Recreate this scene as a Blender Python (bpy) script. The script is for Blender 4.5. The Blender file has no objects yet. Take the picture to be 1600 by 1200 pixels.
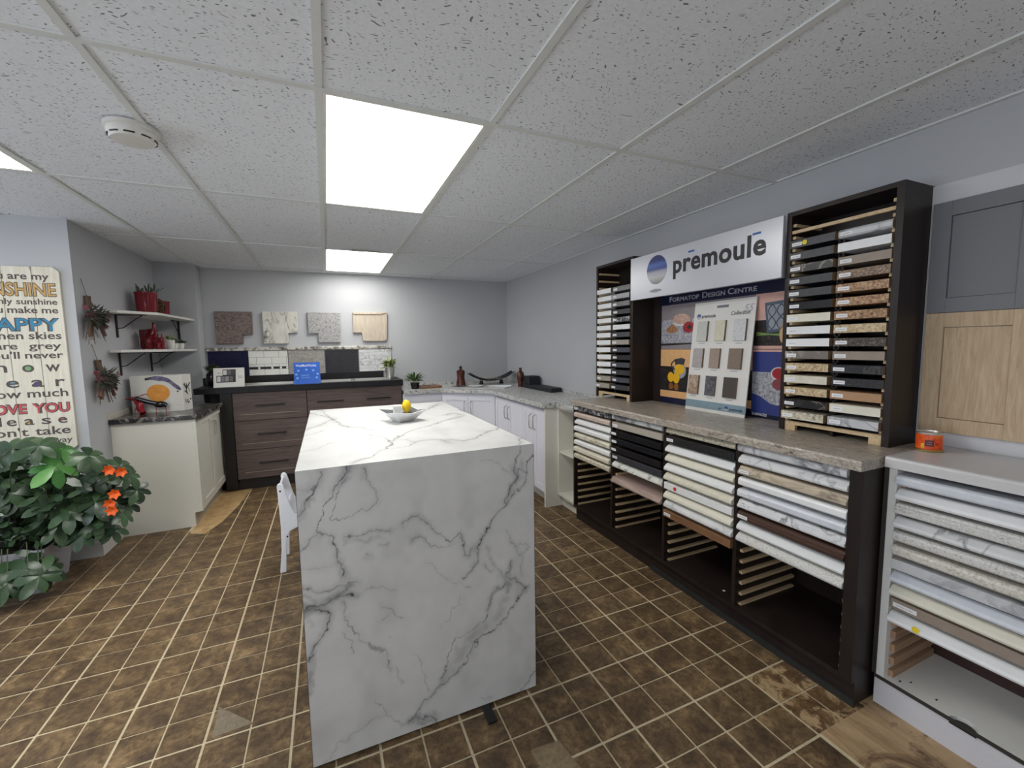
import bpy, bmesh, math, random
import numpy as np
from mathutils import Vector, Matrix
random.seed(7); R=random.Random(11)
SC=bpy.context.scene; COL=SC.collection
def s2l(c):
    c=c/255.0
    return c/12.92 if c<=.04045 else ((c+.055)/1.055)**2.4
def rgb(r,g,b): return (s2l(r),s2l(g),s2l(b),1.0)
# ------------------------------------------------------------------ camera, world, light, exposure
YAW,PITCH,ROLL,HC,FPX=0.408,-0.0916,-0.0151,1.4114,665.33
cam=bpy.data.cameras.new('camera'); cam.sensor_fit='HORIZONTAL'; cam.sensor_width=36.0
cam.lens=FPX/1600*36.0; cam.clip_start=.02
co=bpy.data.objects.new('camera',cam); COL.objects.link(co)
_f=Vector((math.sin(YAW)*math.cos(PITCH),math.cos(YAW)*math.cos(PITCH),math.sin(PITCH)))
_r=Vector((math.cos(YAW),-math.sin(YAW),0)); _u=_r.cross(_f)
_r2=_r*math.cos(ROLL)+_u*math.sin(ROLL); _u2=-_r*math.sin(ROLL)+_u*math.cos(ROLL)
co.matrix_world=Matrix(((_r2.x,_u2.x,-_f.x,0),(_r2.y,_u2.y,-_f.y,0),(_r2.z,_u2.z,-_f.z,HC),(0,0,0,1)))
SC.camera=co
W=bpy.data.worlds.new('world'); SC.world=W; W.use_nodes=True
bg=W.node_tree.nodes['Background']; bg.inputs[0].default_value=rgb(206,212,224); bg.inputs[1].default_value=0.16
SC.view_settings.view_transform='Standard'; SC.view_settings.look='None'
SC.view_settings.gamma=1.0; SC.view_settings.use_curve_mapping=False
SC.view_settings.exposure=0.24
PANEL=8.8            # strength of the ceiling panels
def area(name,loc,rot,sx,sy,power,col):
    l=bpy.data.lights.new(name,'AREA'); l.shape='RECTANGLE'; l.size=sx; l.size_y=sy; l.energy=power; l.color=col
    o=bpy.data.objects.new(name,l); COL.objects.link(o); o.location=loc; o.rotation_euler=rot; return o
# added uplights behind the camera and to its left, standing in for daylight
# (unseen area lamps, tilted up to brighten the ceiling)
area('added_uplight',(-2.7,-2.3,.7),(math.radians(163),0,math.radians(-25)),3.6,1.6,96,(.93,.96,1.0))
area('added_uplight',(-4.6,1.4,1.0),(math.radians(150),0,math.radians(-90)),3.0,1.6,70,(.78,.87,1.0))
# ------------------------------------------------------------------ materials
MATS={}
def newmat(name):
    m=bpy.data.materials.new(name); m.use_nodes=True
    nt=m.node_tree; b=nt.nodes['Principled BSDF']; return m,nt,b
def coords(nt,scale=(1,1,1),rnd=True,world=False):
    N=nt.nodes; L=nt.links
    tc=N.new('ShaderNodeTexCoord'); mp=N.new('ShaderNodeMapping'); mp.inputs['Scale'].default_value=scale
    src=tc.outputs['Object']
    if world:
        g=N.new('ShaderNodeNewGeometry'); src=g.outputs['Position']; rnd=False
    if rnd:
        oi=N.new('ShaderNodeObjectInfo'); ad=N.new('ShaderNodeVectorMath'); ad.operation='ADD'
        mu=N.new('ShaderNodeMath'); mu.operation='MULTIPLY'; mu.inputs[1].default_value=37.0
        L.new(oi.outputs['Random'],mu.inputs[0]); L.new(src,ad.inputs[0]); L.new(mu.outputs[0],ad.inputs[1]); src=ad.outputs[0]
    L.new(src,mp.inputs['Vector']); return mp.outputs[0]
def noise(nt,vec,scale,detail=4,rough=.6,dist=0):
    n=nt.nodes.new('ShaderNodeTexNoise'); n.inputs['Scale'].default_value=scale; n.inputs['Detail'].default_value=detail
    n.inputs['Roughness'].default_value=rough; n.inputs['Distortion'].default_value=dist
    nt.links.new(vec,n.inputs['Vector']); return n.outputs['Fac']
def ramp(nt,fac,stops,interp='LINEAR'):
    r=nt.nodes.new('ShaderNodeValToRGB'); r.color_ramp.interpolation=interp
    e=r.color_ramp.elements
    while len(e)<len(stops): e.new(.5)
    for k,(p_,c) in enumerate(stops): e[k].position=p_; e[k].color=c
    nt.links.new(fac,r.inputs[0]); return r.outputs[0]
def mixc(nt,fac,a,b,mode='MIX'):
    m=nt.nodes.new('ShaderNodeMix'); m.data_type='RGBA'; m.blend_type=mode
    for sock,v in ((m.inputs[0],fac),(m.inputs[6],a),(m.inputs[7],b)):
        if hasattr(v,'is_linked') or hasattr(v,'links'): nt.links.new(v,sock)
        else: sock.default_value=v
    return m.outputs[2]
def bump(nt,b,h,strength=.3,dist=.002):
    n=nt.nodes.new('ShaderNodeBump'); n.inputs['Strength'].default_value=strength; n.inputs['Distance'].default_value=dist
    nt.links.new(h,n.inputs['Height']); nt.links.new(n.outputs[0],b.inputs['Normal'])
def plain(name,c,rough=.5,metal=0,spec=.5,var=.06,scale=30):
    """a plain finish with a little tonal variation of its own"""
    if name in MATS: return MATS[name]
    m,nt,b=newmat(name); v=coords(nt); f=noise(nt,v,scale,3)
    lo=tuple(x*(1-var) for x in c[:3])+(1,); hi=tuple(min(1,x*(1+var)) for x in c[:3])+(1,)
    nt.links.new(ramp(nt,f,[(.3,lo),(.7,hi)]),b.inputs['Base Color'])
    b.inputs['Roughness'].default_value=rough; b.inputs['Metallic'].default_value=metal; b.inputs['Specular IOR Level'].default_value=spec
    MATS[name]=m; return m
def speckle(name,stops,scale=60,rough=.4,detail=5,stretch=(1,1,1),dist=.6):
    if name in MATS: return MATS[name]
    m,nt,b=newmat(name); v=coords(nt,stretch); f=noise(nt,v,scale,detail,.7,dist)
    nt.links.new(ramp(nt,f,stops),b.inputs['Base Color']); b.inputs['Roughness'].default_value=rough
    MATS[name]=m; return m
def marble(name,base,vein,scale=4,rough=.35,width=.06,stretch=(1,1,1),tint=None):
    if name in MATS: return MATS[name]
    m,nt,b=newmat(name); v=coords(nt,stretch)
    f=noise(nt,v,scale,5,.55,.9)
    w=ramp(nt,f,[(.5-width,(0,0,0,1)),(.5,(1,1,1,1)),(.5+width,(0,0,0,1))])
    f2=noise(nt,v,scale*.6,2); k=ramp(nt,f2,[(.38,(0,0,0,1)),(.6,(1,1,1,1))])
    mm=mixc(nt,1.0,w,k,'MULTIPLY')
    cloud=ramp(nt,noise(nt,v,scale*1.5,4),[(.3,tint or tuple(x*.86 for x in base[:3])+(1,)),(.65,base)])
    nt.links.new(mixc(nt,mm,cloud,vein),b.inputs['Base Color']); b.inputs['Roughness'].default_value=rough
    MATS[name]=m; return m
def wood(name,c1,c2,scale=18,stretch=(1,1,12),rough=.5,dist=1.2):
    if name in MATS: return MATS[name]
    m,nt,b=newmat(name); v=coords(nt,stretch); f=noise(nt,v,scale,4,.6,dist)
    nt.links.new(ramp(nt,f,[(.3,c1),(.7,c2)]),b.inputs['Base Color']); b.inputs['Roughness'].default_value=rough
    bump(nt,b,f,.12,.001); MATS[name]=m; return m
def emis(name,c,s):
    m,nt,b=newmat(name); b.inputs['Base Color'].default_value=c; b.inputs['Emission Color'].default_value=c; b.inputs['Emission Strength'].default_value=s
    MATS[name]=m; return m
# ------------------------------------------------------------------ mesh builder
WL={}          # world location of every object built here
class MB:
    def __init__(s): s.v=[]; s.f=[]; s.m=[]
    def face(s,pts,m=0):
        i=len(s.v); s.v+= [tuple(p) for p in pts]; s.f.append(tuple(range(i,i+len(pts)))); s.m.append(m); return s
    def box(s,x0,x1,y0,y1,z0,z1,m=0,my=None):
        i=len(s.v); s.v+=[(x0,y0,z0),(x1,y0,z0),(x1,y1,z0),(x0,y1,z0),(x0,y0,z1),(x1,y0,z1),(x1,y1,z1),(x0,y1,z1)]
        for k,q in enumerate(((0,3,2,1),(4,5,6,7),(0,1,5,4),(2,3,7,6),(1,2,6,5),(3,0,4,7))):
            s.f.append(tuple(i+a for a in q)); s.m.append(my if (my is not None and k in (2,3)) else m)
        return s
    def prism(s,poly,ax,a0,a1,m=0,mc=None):
        """extrude a 2-D polygon along axis ax (0,1,2) from a0 to a1; poly lies in the other two axes in order"""
        n=len(poly); i=len(s.v)
        def P(q,a):
            r=list(q); r.insert(ax,a); return tuple(r)
        s.v+=[P(q,a0) for q in poly]+[P(q,a1) for q in poly]
        for k in range(n):
            j=(k+1)%n; s.f.append((i+k,i+j,i+n+j,i+n+k)); s.m.append(m)
        s.f.append(tuple(i+k for k in range(n))[::-1]); s.m.append(m if mc is None else mc)
        s.f.append(tuple(i+n+k for k in range(n))); s.m.append(m if mc is None else mc); return s
    def tube(s,pts,r,n=6,m=0,r1=None):
        pts=[Vector(p) for p in pts]; i=len(s.v); K=len(pts)
        for k,p in enumerate(pts):
            d=(pts[min(k+1,K-1)]-pts[max(k-1,0)]).normalized()
            a=d.cross(Vector((0,0,1)))
            if a.length<1e-3: a=d.cross(Vector((1,0,0)))
            a.normalize(); b=d.cross(a); rr=r if r1 is None else r+(r1-r)*k/max(1,K-1)
            for j in range(n):
                t=2*math.pi*j/n; s.v.append(tuple(p+a*math.cos(t)*rr+b*math.sin(t)*rr))
        for k in range(K-1):
            for j in range(n):
                j2=(j+1)%n; s.f.append((i+k*n+j,i+k*n+j2,i+(k+1)*n+j2,i+(k+1)*n+j)); s.m.append(m)
        s.f.append(tuple(i+j for j in range(n))[::-1]); s.m.append(m)
        s.f.append(tuple(i+(K-1)*n+j for j in range(n))); s.m.append(m); return s
    def lathe(s,cx,cy,prof,n=18,m=0,sx=1,sy=1):
        i=len(s.v); K=len(prof)
        for r,z in prof:
            for j in range(n):
                t=2*math.pi*j/n; s.v.append((cx+r*sx*math.cos(t),cy+r*sy*math.sin(t),z))
        for k in range(K-1):
            for j in range(n):
                j2=(j+1)%n; s.f.append((i+k*n+j,i+k*n+j2,i+(k+1)*n+j2,i+(k+1)*n+j)); s.m.append(m)
        s.f.append(tuple(i+j for j in range(n))[::-1]); s.m.append(m)
        s.f.append(tuple(i+(K-1)*n+j for j in range(n))); s.m.append(m); return s
    def ball(s,c,r,nu=12,nv=8,m=0):
        if not hasattr(r,'__len__'): r=(r,r,r)
        pr=[(math.sin(math.pi*k/nv),-math.cos(math.pi*k/nv)) for k in range(nv+1)]
        i=len(s.v)
        for a,b in pr:
            a=max(a,.01)
            for j in range(nu):
                t=2*math.pi*j/nu; s.v.append((c[0]+r[0]*a*math.cos(t),c[1]+r[1]*a*math.sin(t),c[2]+r[2]*b))
        for k in range(nv):
            for j in range(nu):
                j2=(j+1)%nu; s.f.append((i+k*nu+j,i+k*nu+j2,i+(k+1)*nu+j2,i+(k+1)*nu+j)); s.m.append(m)
        return s
    def build(s,name,mats,parent=None,bev=0,smooth=False,seg=1):
        if not isinstance(mats,(list,tuple)): mats=[mats]
        V=np.array(s.v); lo=V.min(0); hi=V.max(0); org=Vector(((lo[0]+hi[0])/2,(lo[1]+hi[1])/2,lo[2]))
        me=bpy.data.meshes.new(name)
        me.from_pydata([tuple(Vector(v)-org) for v in s.v],[],s.f)
        for m in mats: me.materials.append(m)
        for p,k in zip(me.polygons,s.m): p.material_index=k
        bm=bmesh.new(); bm.from_mesh(me); bmesh.ops.recalc_face_normals(bm,faces=bm.faces)
        if bev:
            es=[e for e in bm.edges if len(e.link_faces)==2 and e.calc_face_angle(0)>.6]
            bmesh.ops.bevel(bm,geom=es,offset=bev,segments=seg,affect='EDGES',profile=.5,clamp_overlap=True)
        bm.to_mesh(me); bm.free()
        if smooth:
            for p in me.polygons: p.use_smooth=True
            me.set_sharp_from_angle(angle=math.radians(38))
        o=bpy.data.objects.new(name,me); COL.objects.link(o); place(o,org,parent); return o
def place(o,org,parent=None):
    WL[o]=Vector(org)
    if parent is not None: o.parent=parent; o.location=Vector(org)-WL[parent]
    else: o.location=org
def tag(o,label,cat,group=None):
    o['label']=label; o['category']=cat
    if group: o['group']=group
    return o
def thing(name,loc,label,cat,group=None):
    o=bpy.data.objects.new(name,None); o.empty_display_size=.05; COL.objects.link(o); place(o,Vector(loc)); return tag(o,label,cat,group)
def struct(o): o['kind']='structure'; return o
def stuff(o): o['kind']='stuff'; return o
def lab(o,l): o['label']=l; return o
def text(s,size,mat,parent,name,org,xd,yd,align='LEFT',sx=1,offset=0,shear=0,smallcaps=False,th=.0006,space=1):
    cu=bpy.data.curves.new('letters','FONT'); cu.body=s; cu.size=size; cu.align_x=align; cu.extrude=th; cu.offset=offset
    cu.shear=shear; cu.resolution_u=3; cu.space_character=space
    if smallcaps:
        cu.small_caps_scale=.76
        for k,ch in enumerate(s):
            if ch.islower(): cu.body_format[k].use_small_caps=True
    t=bpy.data.objects.new('letters',cu); COL.objects.link(t)
    me=bpy.data.meshes.new_from_object(t.evaluated_get(bpy.context.evaluated_depsgraph_get()))
    bpy.data.objects.remove(t)
    xd=Vector(xd).normalized(); yd=Vector(yd).normalized(); nd=xd.cross(yd)
    M=Matrix(((xd.x*sx,yd.x,nd.x,0),(xd.y*sx,yd.y,nd.y,0),(xd.z*sx,yd.z,nd.z,0),(0,0,0,1)))
    me.transform(M); me.materials.clear(); me.materials.append(mat)
    for p in me.polygons: p.material_index=0
    o=bpy.data.objects.new(name,me); COL.objects.link(o); place(o,org,parent); return o
def dup(root,loc):
    c=root.copy(); COL.objects.link(c); WL[c]=Vector(loc); c.location=loc
    for ch in root.children:
        d=ch.copy(); COL.objects.link(d); d.parent=c; WL[d]=WL[c]+ch.location
        for g in ch.children:
            e=g.copy(); COL.objects.link(e); e.parent=d
    return c
ORD=['first','second','third','fourth','fifth','sixth','seventh','eighth','ninth','tenth','eleventh','twelfth','thirteenth','fourteenth','fifteenth']
# ------------------------------------------------------------------ common finishes
def wallpaint(name,c):
    m,nt,b=newmat(name); v=coords(nt,rnd=False,world=True)
    f=noise(nt,v,1.3,3); lo=tuple(x*.95 for x in c[:3])+(1,)
    nt.links.new(ramp(nt,f,[(.3,lo),(.7,c)]),b.inputs['Base Color']); b.inputs['Roughness'].default_value=.6; b.inputs['Specular IOR Level'].default_value=.3
    bump(nt,b,noise(nt,v,180,2),.12,.001); return m
M_WALL=wallpaint('grey_blue_paint',rgb(186,188,192))
M_TRIM=plain('white_trim',rgb(214,213,208),.45,var=.02)
M_WHITE=plain('white_melamine',rgb(226,226,222),.4,var=.015)
M_LILAC=plain('white_door_finish',rgb(232,232,242),.38,var=.015)
M_ESP=wood('espresso_melamine',rgb(33,25,23),rgb(45,35,32),9,(1,1,.25),.42,.8)
M_ESP.node_tree.nodes['Principled BSDF'].inputs['Specular IOR Level'].default_value=.35
M_BLACK=plain('black_metal',rgb(24,24,25),.4)
M_STEEL=plain('brushed_steel',rgb(216,214,210),.32,metal=.85,var=.03)
M_PINE=wood('raw_pine',rgb(196,168,128),rgb(222,198,160),10,(.3,3,3),.6)
M_CORE=speckle('particle_board',[(.3,rgb(112,90,68)),(.7,rgb(150,124,94))],160,.8)
M_LABEL=plain('paper_label',rgb(236,236,238),.6,var=.02)
M_GREY2=plain('label_print_grey',rgb(150,150,156),.6)
M_INK=plain('dark_ink',rgb(48,46,50),.6)
M_NAVY=plain('navy_print',rgb(22,26,58),.35)
# ------------------------------------------------------------------ walls
XR_,YB_,H=2.27,5.4,2.26
struct(MB().box(XR_,XR_+.12,-3.2,YB_+.12,0,2.5).build('wall_right',M_WALL))
struct(MB().box(-1.17,XR_,YB_,YB_+.12,0,2.5).build('wall_back',M_WALL))
struct(MB().prism([(-1.5,3.74),(-1.5,5.2),(-1.17,5.2),(-1.17,5.52),(-1.62,5.52),(-1.62,3.86),(-5.0,3.86),(-5.0,3.74)],2,0,2.5).build('wall_left',M_WALL))
bb=MB()
prof=lambda z0:[(0,0),(.016,0),(.016,.10),(.011,.108),(.009,.125),(0,.125)]
bb.prism([(3.74-.016+.016-a,z) for a,z in prof(0)],0,-5.0,-1.5003)      # along the wall behind the plant
bb.prism([(-1.5+a,z) for a,z in prof(0)],1,3.724,4.04)
struct(bb.build('baseboard_left',M_TRIM))
# ------------------------------------------------------------------ ceiling
def tilemat():
    m,nt,b=newmat('fissured_mineral_tile'); v=coords(nt)
    N=nt.nodes; L=nt.links
    wv=N.new('ShaderNodeTexNoise'); wv.inputs['Scale'].default_value=11; wv.inputs['Detail'].default_value=2; L.new(v,wv.inputs['Vector'])
    ad=N.new('ShaderNodeMix'); ad.data_type='VECTOR'; ad.inputs[0].default_value=.085; L.new(v,ad.inputs[4]); L.new(wv.outputs['Color'],ad.inputs[5])
    mp=N.new('ShaderNodeMapping'); mp.inputs['Scale'].default_value=(46,120,1); mp.inputs['Rotation'].default_value=(0,0,.15); L.new(ad.outputs[1],mp.inputs['Vector'])
    vo=N.new('ShaderNodeTexVoronoi'); vo.voronoi_dimensions='2D'; vo.inputs['Scale'].default_value=1.0; vo.inputs['Randomness'].default_value=1; L.new(mp.outputs[0],vo.inputs['Vector'])
    # every cell gets its own mark size, many get none
    sp=N.new('ShaderNodeSeparateColor'); L.new(vo.outputs['Color'],sp.inputs[0])
    mr=N.new('ShaderNodeMapRange'); mr.inputs['From Min'].default_value=.3; mr.inputs['To Min'].default_value=.0; mr.inputs['To Max'].default_value=.24; L.new(sp.outputs[0],mr.inputs['Value'])
    lt=N.new('ShaderNodeMath'); lt.operation='SUBTRACT'; L.new(mr.outputs[0],lt.inputs[0]); L.new(vo.outputs['Distance'],lt.inputs[1])
    mk=ramp(nt,lt.outputs[0],[(.0,(0,0,0,1)),(.035,(1,1,1,1))])
    c=ramp(nt,noise(nt,v,90,3),[(.3,rgb(226,231,237)),(.7,rgb(237,241,246))])
    L.new(mixc(nt,mk,c,rgb(130,131,134)),b.inputs['Base Color']); b.inputs['Roughness'].default_value=.85; b.inputs['Specular IOR Level'].default_value=.2
    inv=N.new('ShaderNodeMath'); inv.operation='SUBTRACT'; inv.inputs[0].default_value=1; L.new(mk,inv.inputs[1])
    bump(nt,b,inv.outputs[0],.5,.003); return m
M_TILE=tilemat(); M_TBAR=plain('ceiling_grid_enamel',rgb(216,219,217),.5,var=.02)
ceil=struct(MB().box(-5.0,XR_+.1,-3.2,YB_+.1,H+.02,H+.06).build('ceiling',M_TBAR))
GX=[.0172+.6096*i for i in range(-8,4)]+[XR_]; GX[0]=-5.0
GY=[-3.2,-2.05,-.83,.39,1.61,2.83,4.08,5.22,YB_]
lights=[(8,4),(8,6),(5,4),(5,2)]    # cells (column,row) that hold a light panel
g=MB()
for x in GX[1:-1]: g.box(x-.012,x+.012,-3.2,YB_,H-.002,H+.004)
for y in GY[1:-1]: g.box(-5.0,XR_,y-.012,y+.012,H-.0025,H+.0035)
g.box(XR_-.02,XR_-.0005,-3.2,YB_-.0005,H-.003,H+.004); g.box(-1.169,XR_,YB_-.02,YB_-.0005,H-.003,H+.004)
g.build('ceiling_grid',M_TBAR,ceil)
proto={}
for i in range(len(GX)-1):
    for j in range(len(GY)-1):
        if (i,j) in lights: continue
        x0,x1,y0,y1=GX[i],GX[i+1],GY[j],GY[j+1]
        if x1<-1.65 and y0>3.8: continue
        key=(round(x1-x0,3),round(y1-y0,3))
        if key not in proto:
            o=MB().box(x0+.004,x1-.004,y0+.004,y1-.004,H+.004,H+.018).build('ceiling_tile',M_TILE,ceil); proto[key]=o.data
        else:
            o=bpy.data.objects.new('ceiling_tile',proto[key]); COL.objects.link(o); place(o,Vector(((x0+x1)/2,(y0+y1)/2,H+.004)),ceil)
M_DIFF=emis('lit_diffuser',(1.0,.985,.93,1),PANEL); M_LFR=plain('light_frame_white',rgb(228,228,220),.4)
LT={(8,4):'large lit ceiling panel above the marble island',(8,6):'small far lit ceiling panel near the back wall',(5,4):'lit ceiling panel cut off by the left edge of the picture',(5,2):'lit ceiling panel behind the viewer on the left, nearer row',(8,2):'lit ceiling panel straight above the viewer',(5,0):'lit ceiling panel behind the viewer on the left, rear row',(8,0):'lit ceiling panel far behind the viewer, in line with the island'}
for (i,j) in lights:
    x0,x1,y0,y1=GX[i]+.013,GX[i+1]-.013,GY[j]+.013,GY[j+1]-.013
    t=thing('ceiling_light',((x0+x1)/2,(y0+y1)/2,H),LT.get((i,j),'lit ceiling panel in the part of the shop behind the viewer'),'ceiling light','ceiling light panels' )
    fr=MB(); w=.012
    fr.box(x0,x0+w,y0,y1,H-.001,H+.016).box(x1-w,x1,y0,y1,H-.001,H+.016).box(x0+w,x1-w,y0,y0+w,H-.001,H+.016).box(x0+w,x1-w,y1-w,y1,H-.001,H+.016)
    fr.build('light_frame',M_LFR,t)
    MB().box(x0+w,x1-w,y0+w,y1-w,H+.006,H+.012).build('diffuser',M_DIFF,t)
# smoke detector and air vent
t=thing('smoke_detector',(-.64,2.14,H-.05),'round white smoke detector on the ceiling grid','smoke detector')
MB().lathe(-.64,2.14,[(.085,H-.002),(.085,H-.014),(.08,H-.018)],28).build('mounting_plate',M_TRIM,t,smooth=True)
MB().lathe(-.64,2.14,[(.078,H-.018),(.077,H-.036),(.066,H-.052),(.02,H-.056)],28).build('detector_body',M_TRIM,t,smooth=True)
sl=MB()
for k in range(9):
    a=2*math.pi*k/9
    pts=[(-.64+.0735*math.cos(a+d),2.14+.0735*math.sin(a+d),H-.043) for d in (-.22,-.1,.1,.22)]
    sl.tube(pts,.003,5)
sl.build('vent_slot',M_BLACK,t)
t=thing('ceiling_vent',(.36,4.04,H-.004),'narrow slotted air vent beside the small far ceiling light','vent')
MB().box(.235,.485,4.02,4.06,H-.004,H-.002).build('vent_plate',M_TRIM,t)
for k in range(12): MB().box(.244+k*.02,.256+k*.02,4.024,4.056,H-.0055,H-.004).build('vent_slat',plain('vent_gap_brown',rgb(120,104,96),.7),t)
# ------------------------------------------------------------------ floor
def vinylmat(name,stops,spots=0):
    m,nt,b=newmat(name); v=coords(nt)
    f=noise(nt,v,11,7,.72,.35); c=ramp(nt,f,stops)
    f2=noise(nt,v,46,4,.7); dk=ramp(nt,f2,[(.36,rgb(70,54,40)),(.56,(1,1,1,1))])
    c=mixc(nt,.45,c,dk,'MULTIPLY')
    if spots:
        v2=coords(nt,rnd=False,world=True)
        k=ramp(nt,noise(nt,v2,11,5,.7,.6),[(.50,(0,0,0,1)),(.57,(1,1,1,1))]); c=mixc(nt,k,c,rgb(184,158,120))
    oi=nt.nodes.new('ShaderNodeObjectInfo')
    br=ramp(nt,oi.outputs['Random'],[(0,(.86,.85,.84,1)),(1,(1.0,1.0,1.0,1))])
    c=mixc(nt,1,c,br,'MULTIPLY')
    nt.links.new(c,b.inputs['Base Color']); b.inputs['Roughness'].default_value=.47; b.inputs['Specular IOR Level'].default_value=.35
    bump(nt,b,f2,.08,.001); return m
M_VT=vinylmat('brown_slate_tile',[(.30,rgb(78,63,51)),(.44,rgb(102,83,61)),(.55,rgb(124,101,73)),(.70,rgb(166,140,102))])
M_VTW=vinylmat('worn_brown_tile',[(.25,rgb(80,62,48)),(.45,rgb(112,86,60)),(.6,rgb(134,104,72)),(.75,rgb(160,132,94))],1)
M_GROUT=speckle('beige_grout',[(.3,rgb(190,175,142)),(.7,rgb(212,198,168))],60,.8)
def plymat():
    m,nt,b=newmat('bare_plywood'); v=coords(nt,(5,.8,1),rnd=False,world=True); f=noise(nt,v,5,5,.6,1.0)
    c=ramp(nt,f,[(.3,rgb(150,122,90)),(.7,rgb(192,164,126))])
    v2=coords(nt,rnd=False,world=True); k=ramp(nt,noise(nt,v2,4.2,6,.72,.8),[(.5,(0,0,0,1)),(.6,(1,1,1,1))])
    nt.links.new(mixc(nt,k,c,rgb(104,80,58)),b.inputs['Base Color']); b.inputs['Roughness'].default_value=.6; bump(nt,b,f,.1,.001); return m
M_PLY=plymat()
floor=struct(MB().box(-5.0,XR_,-3.2,YB_,-.06,-.003).build('floor',M_GROUT))
FX,FY,TX,TY=1.2643,1.448,.1451,.147
def gw(k): return .0050 if k%2==0 else .0032      # half joint width: the print alternates wide and narrow joints
def visible(x,y):
    d=Vector((x,y,-HC)); z=d.dot(_f)
    if z<.2: return False
    a=800+FPX*d.dot(_r2)/z; b2=600-FPX*d.dot(_u2)/z
    return -40<a<1640 and b2<1260
cells=[]; rest=[]
foot=[(-.1,.69,1.5,2.85),(1.82,2.3,.9,5.4),(-1.5,-1.04,4.06,5.4),(-5,-1.5,3.75,5.4),(-1.0,.75,4.93,5.4),(.75,2.3,4.9,5.4)]
for i in range(-43,5):
    for k in range(-31,28):
        x0,x1=FX+TX*i+gw(i),FX+TX*(i+1)-gw(i+1); y0,y1=FY+TY*k+gw(k),FY+TY*(k+1)-gw(k+1)
        cx,cy=(x0+x1)/2,(y0+y1)/2
        if x1>XR_ or y1>YB_ or any(a<x0 and x1<b_ and c<y0 and y1<d for a,b_,c,d in foot): continue
        if cx>1.56 and cy<.88: continue
        if -1.04<cx<-.86 and 3.95<cy<4.93: continue
        (cells if visible(cx,cy) and cy>.6 else rest).append((math.hypot(cx,cy),x0,x1,y0,y1,cx,cy))
cells.sort(); rest+=cells[300:]; cells=cells[:300]
tm={}
for d,x0,x1,y0,y1,cx,cy in cells:
    worn=cx>1.56 and cy<1.2
    key=(round(x1-x0,4),round(y1-y0,4),worn)
    if key not in tm:
        o=MB().box(x0,x1,y0,y1,-.003,0).build('floor_tile',M_VTW if worn else M_VT,floor,bev=.0008); tm[key]=o.data
    else:
        o=bpy.data.objects.new('floor_tile',tm[key]); COL.objects.link(o); place(o,Vector((cx,cy,-.003)),floor)
b_=MB()
for d,x0,x1,y0,y1,cx,cy in rest: b_.box(x0,x1,y0,y1,-.003,0)
stuff(b_.build('distant_floor_tiles',M_VT,floor))
lab(MB().box(1.567,1.94,-1.5,.876,-.003,-.0008).build('bare_plywood_strip',M_PLY,floor),'bare worn plywood')
M_TAN=speckle('tan_worn_vinyl',[(.25,rgb(150,118,78)),(.5,rgb(188,156,110)),(.75,rgb(212,184,138))],14,.5)
lab(MB().prism([(-1.04,3.9),(-.93,3.84),(-.86,4.05),(-.8,4.45),(-.77,4.93),(-1.03,4.93),(-1.03,4.2)],2,-.0025,.0006).build('worn_tan_patch',M_TAN,floor),'tan worn patch without tile joints')
M_GCON=speckle('grey_concrete',[(.3,rgb(112,102,86)),(.7,rgb(140,128,106))],50,.8)
lab(MB().prism([(-.462,1.905),(-.325,1.765),(-.455,1.755)],2,-.002,.0006).build('torn_grey_corner',M_GCON,floor),'torn corner showing grey concrete')
lab(MB().prism([(.585,1.235),(.69,1.228),(.71,1.1),(.5,1.09),(.5,1.16),(.585,1.17)],2,-.002,.0006).build('torn_grey_corner',speckle('grey_tan_concrete',[(.3,rgb(110,96,74)),(.7,rgb(150,132,100))],40,.8),floor),'torn patch showing grey concrete')
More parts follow.
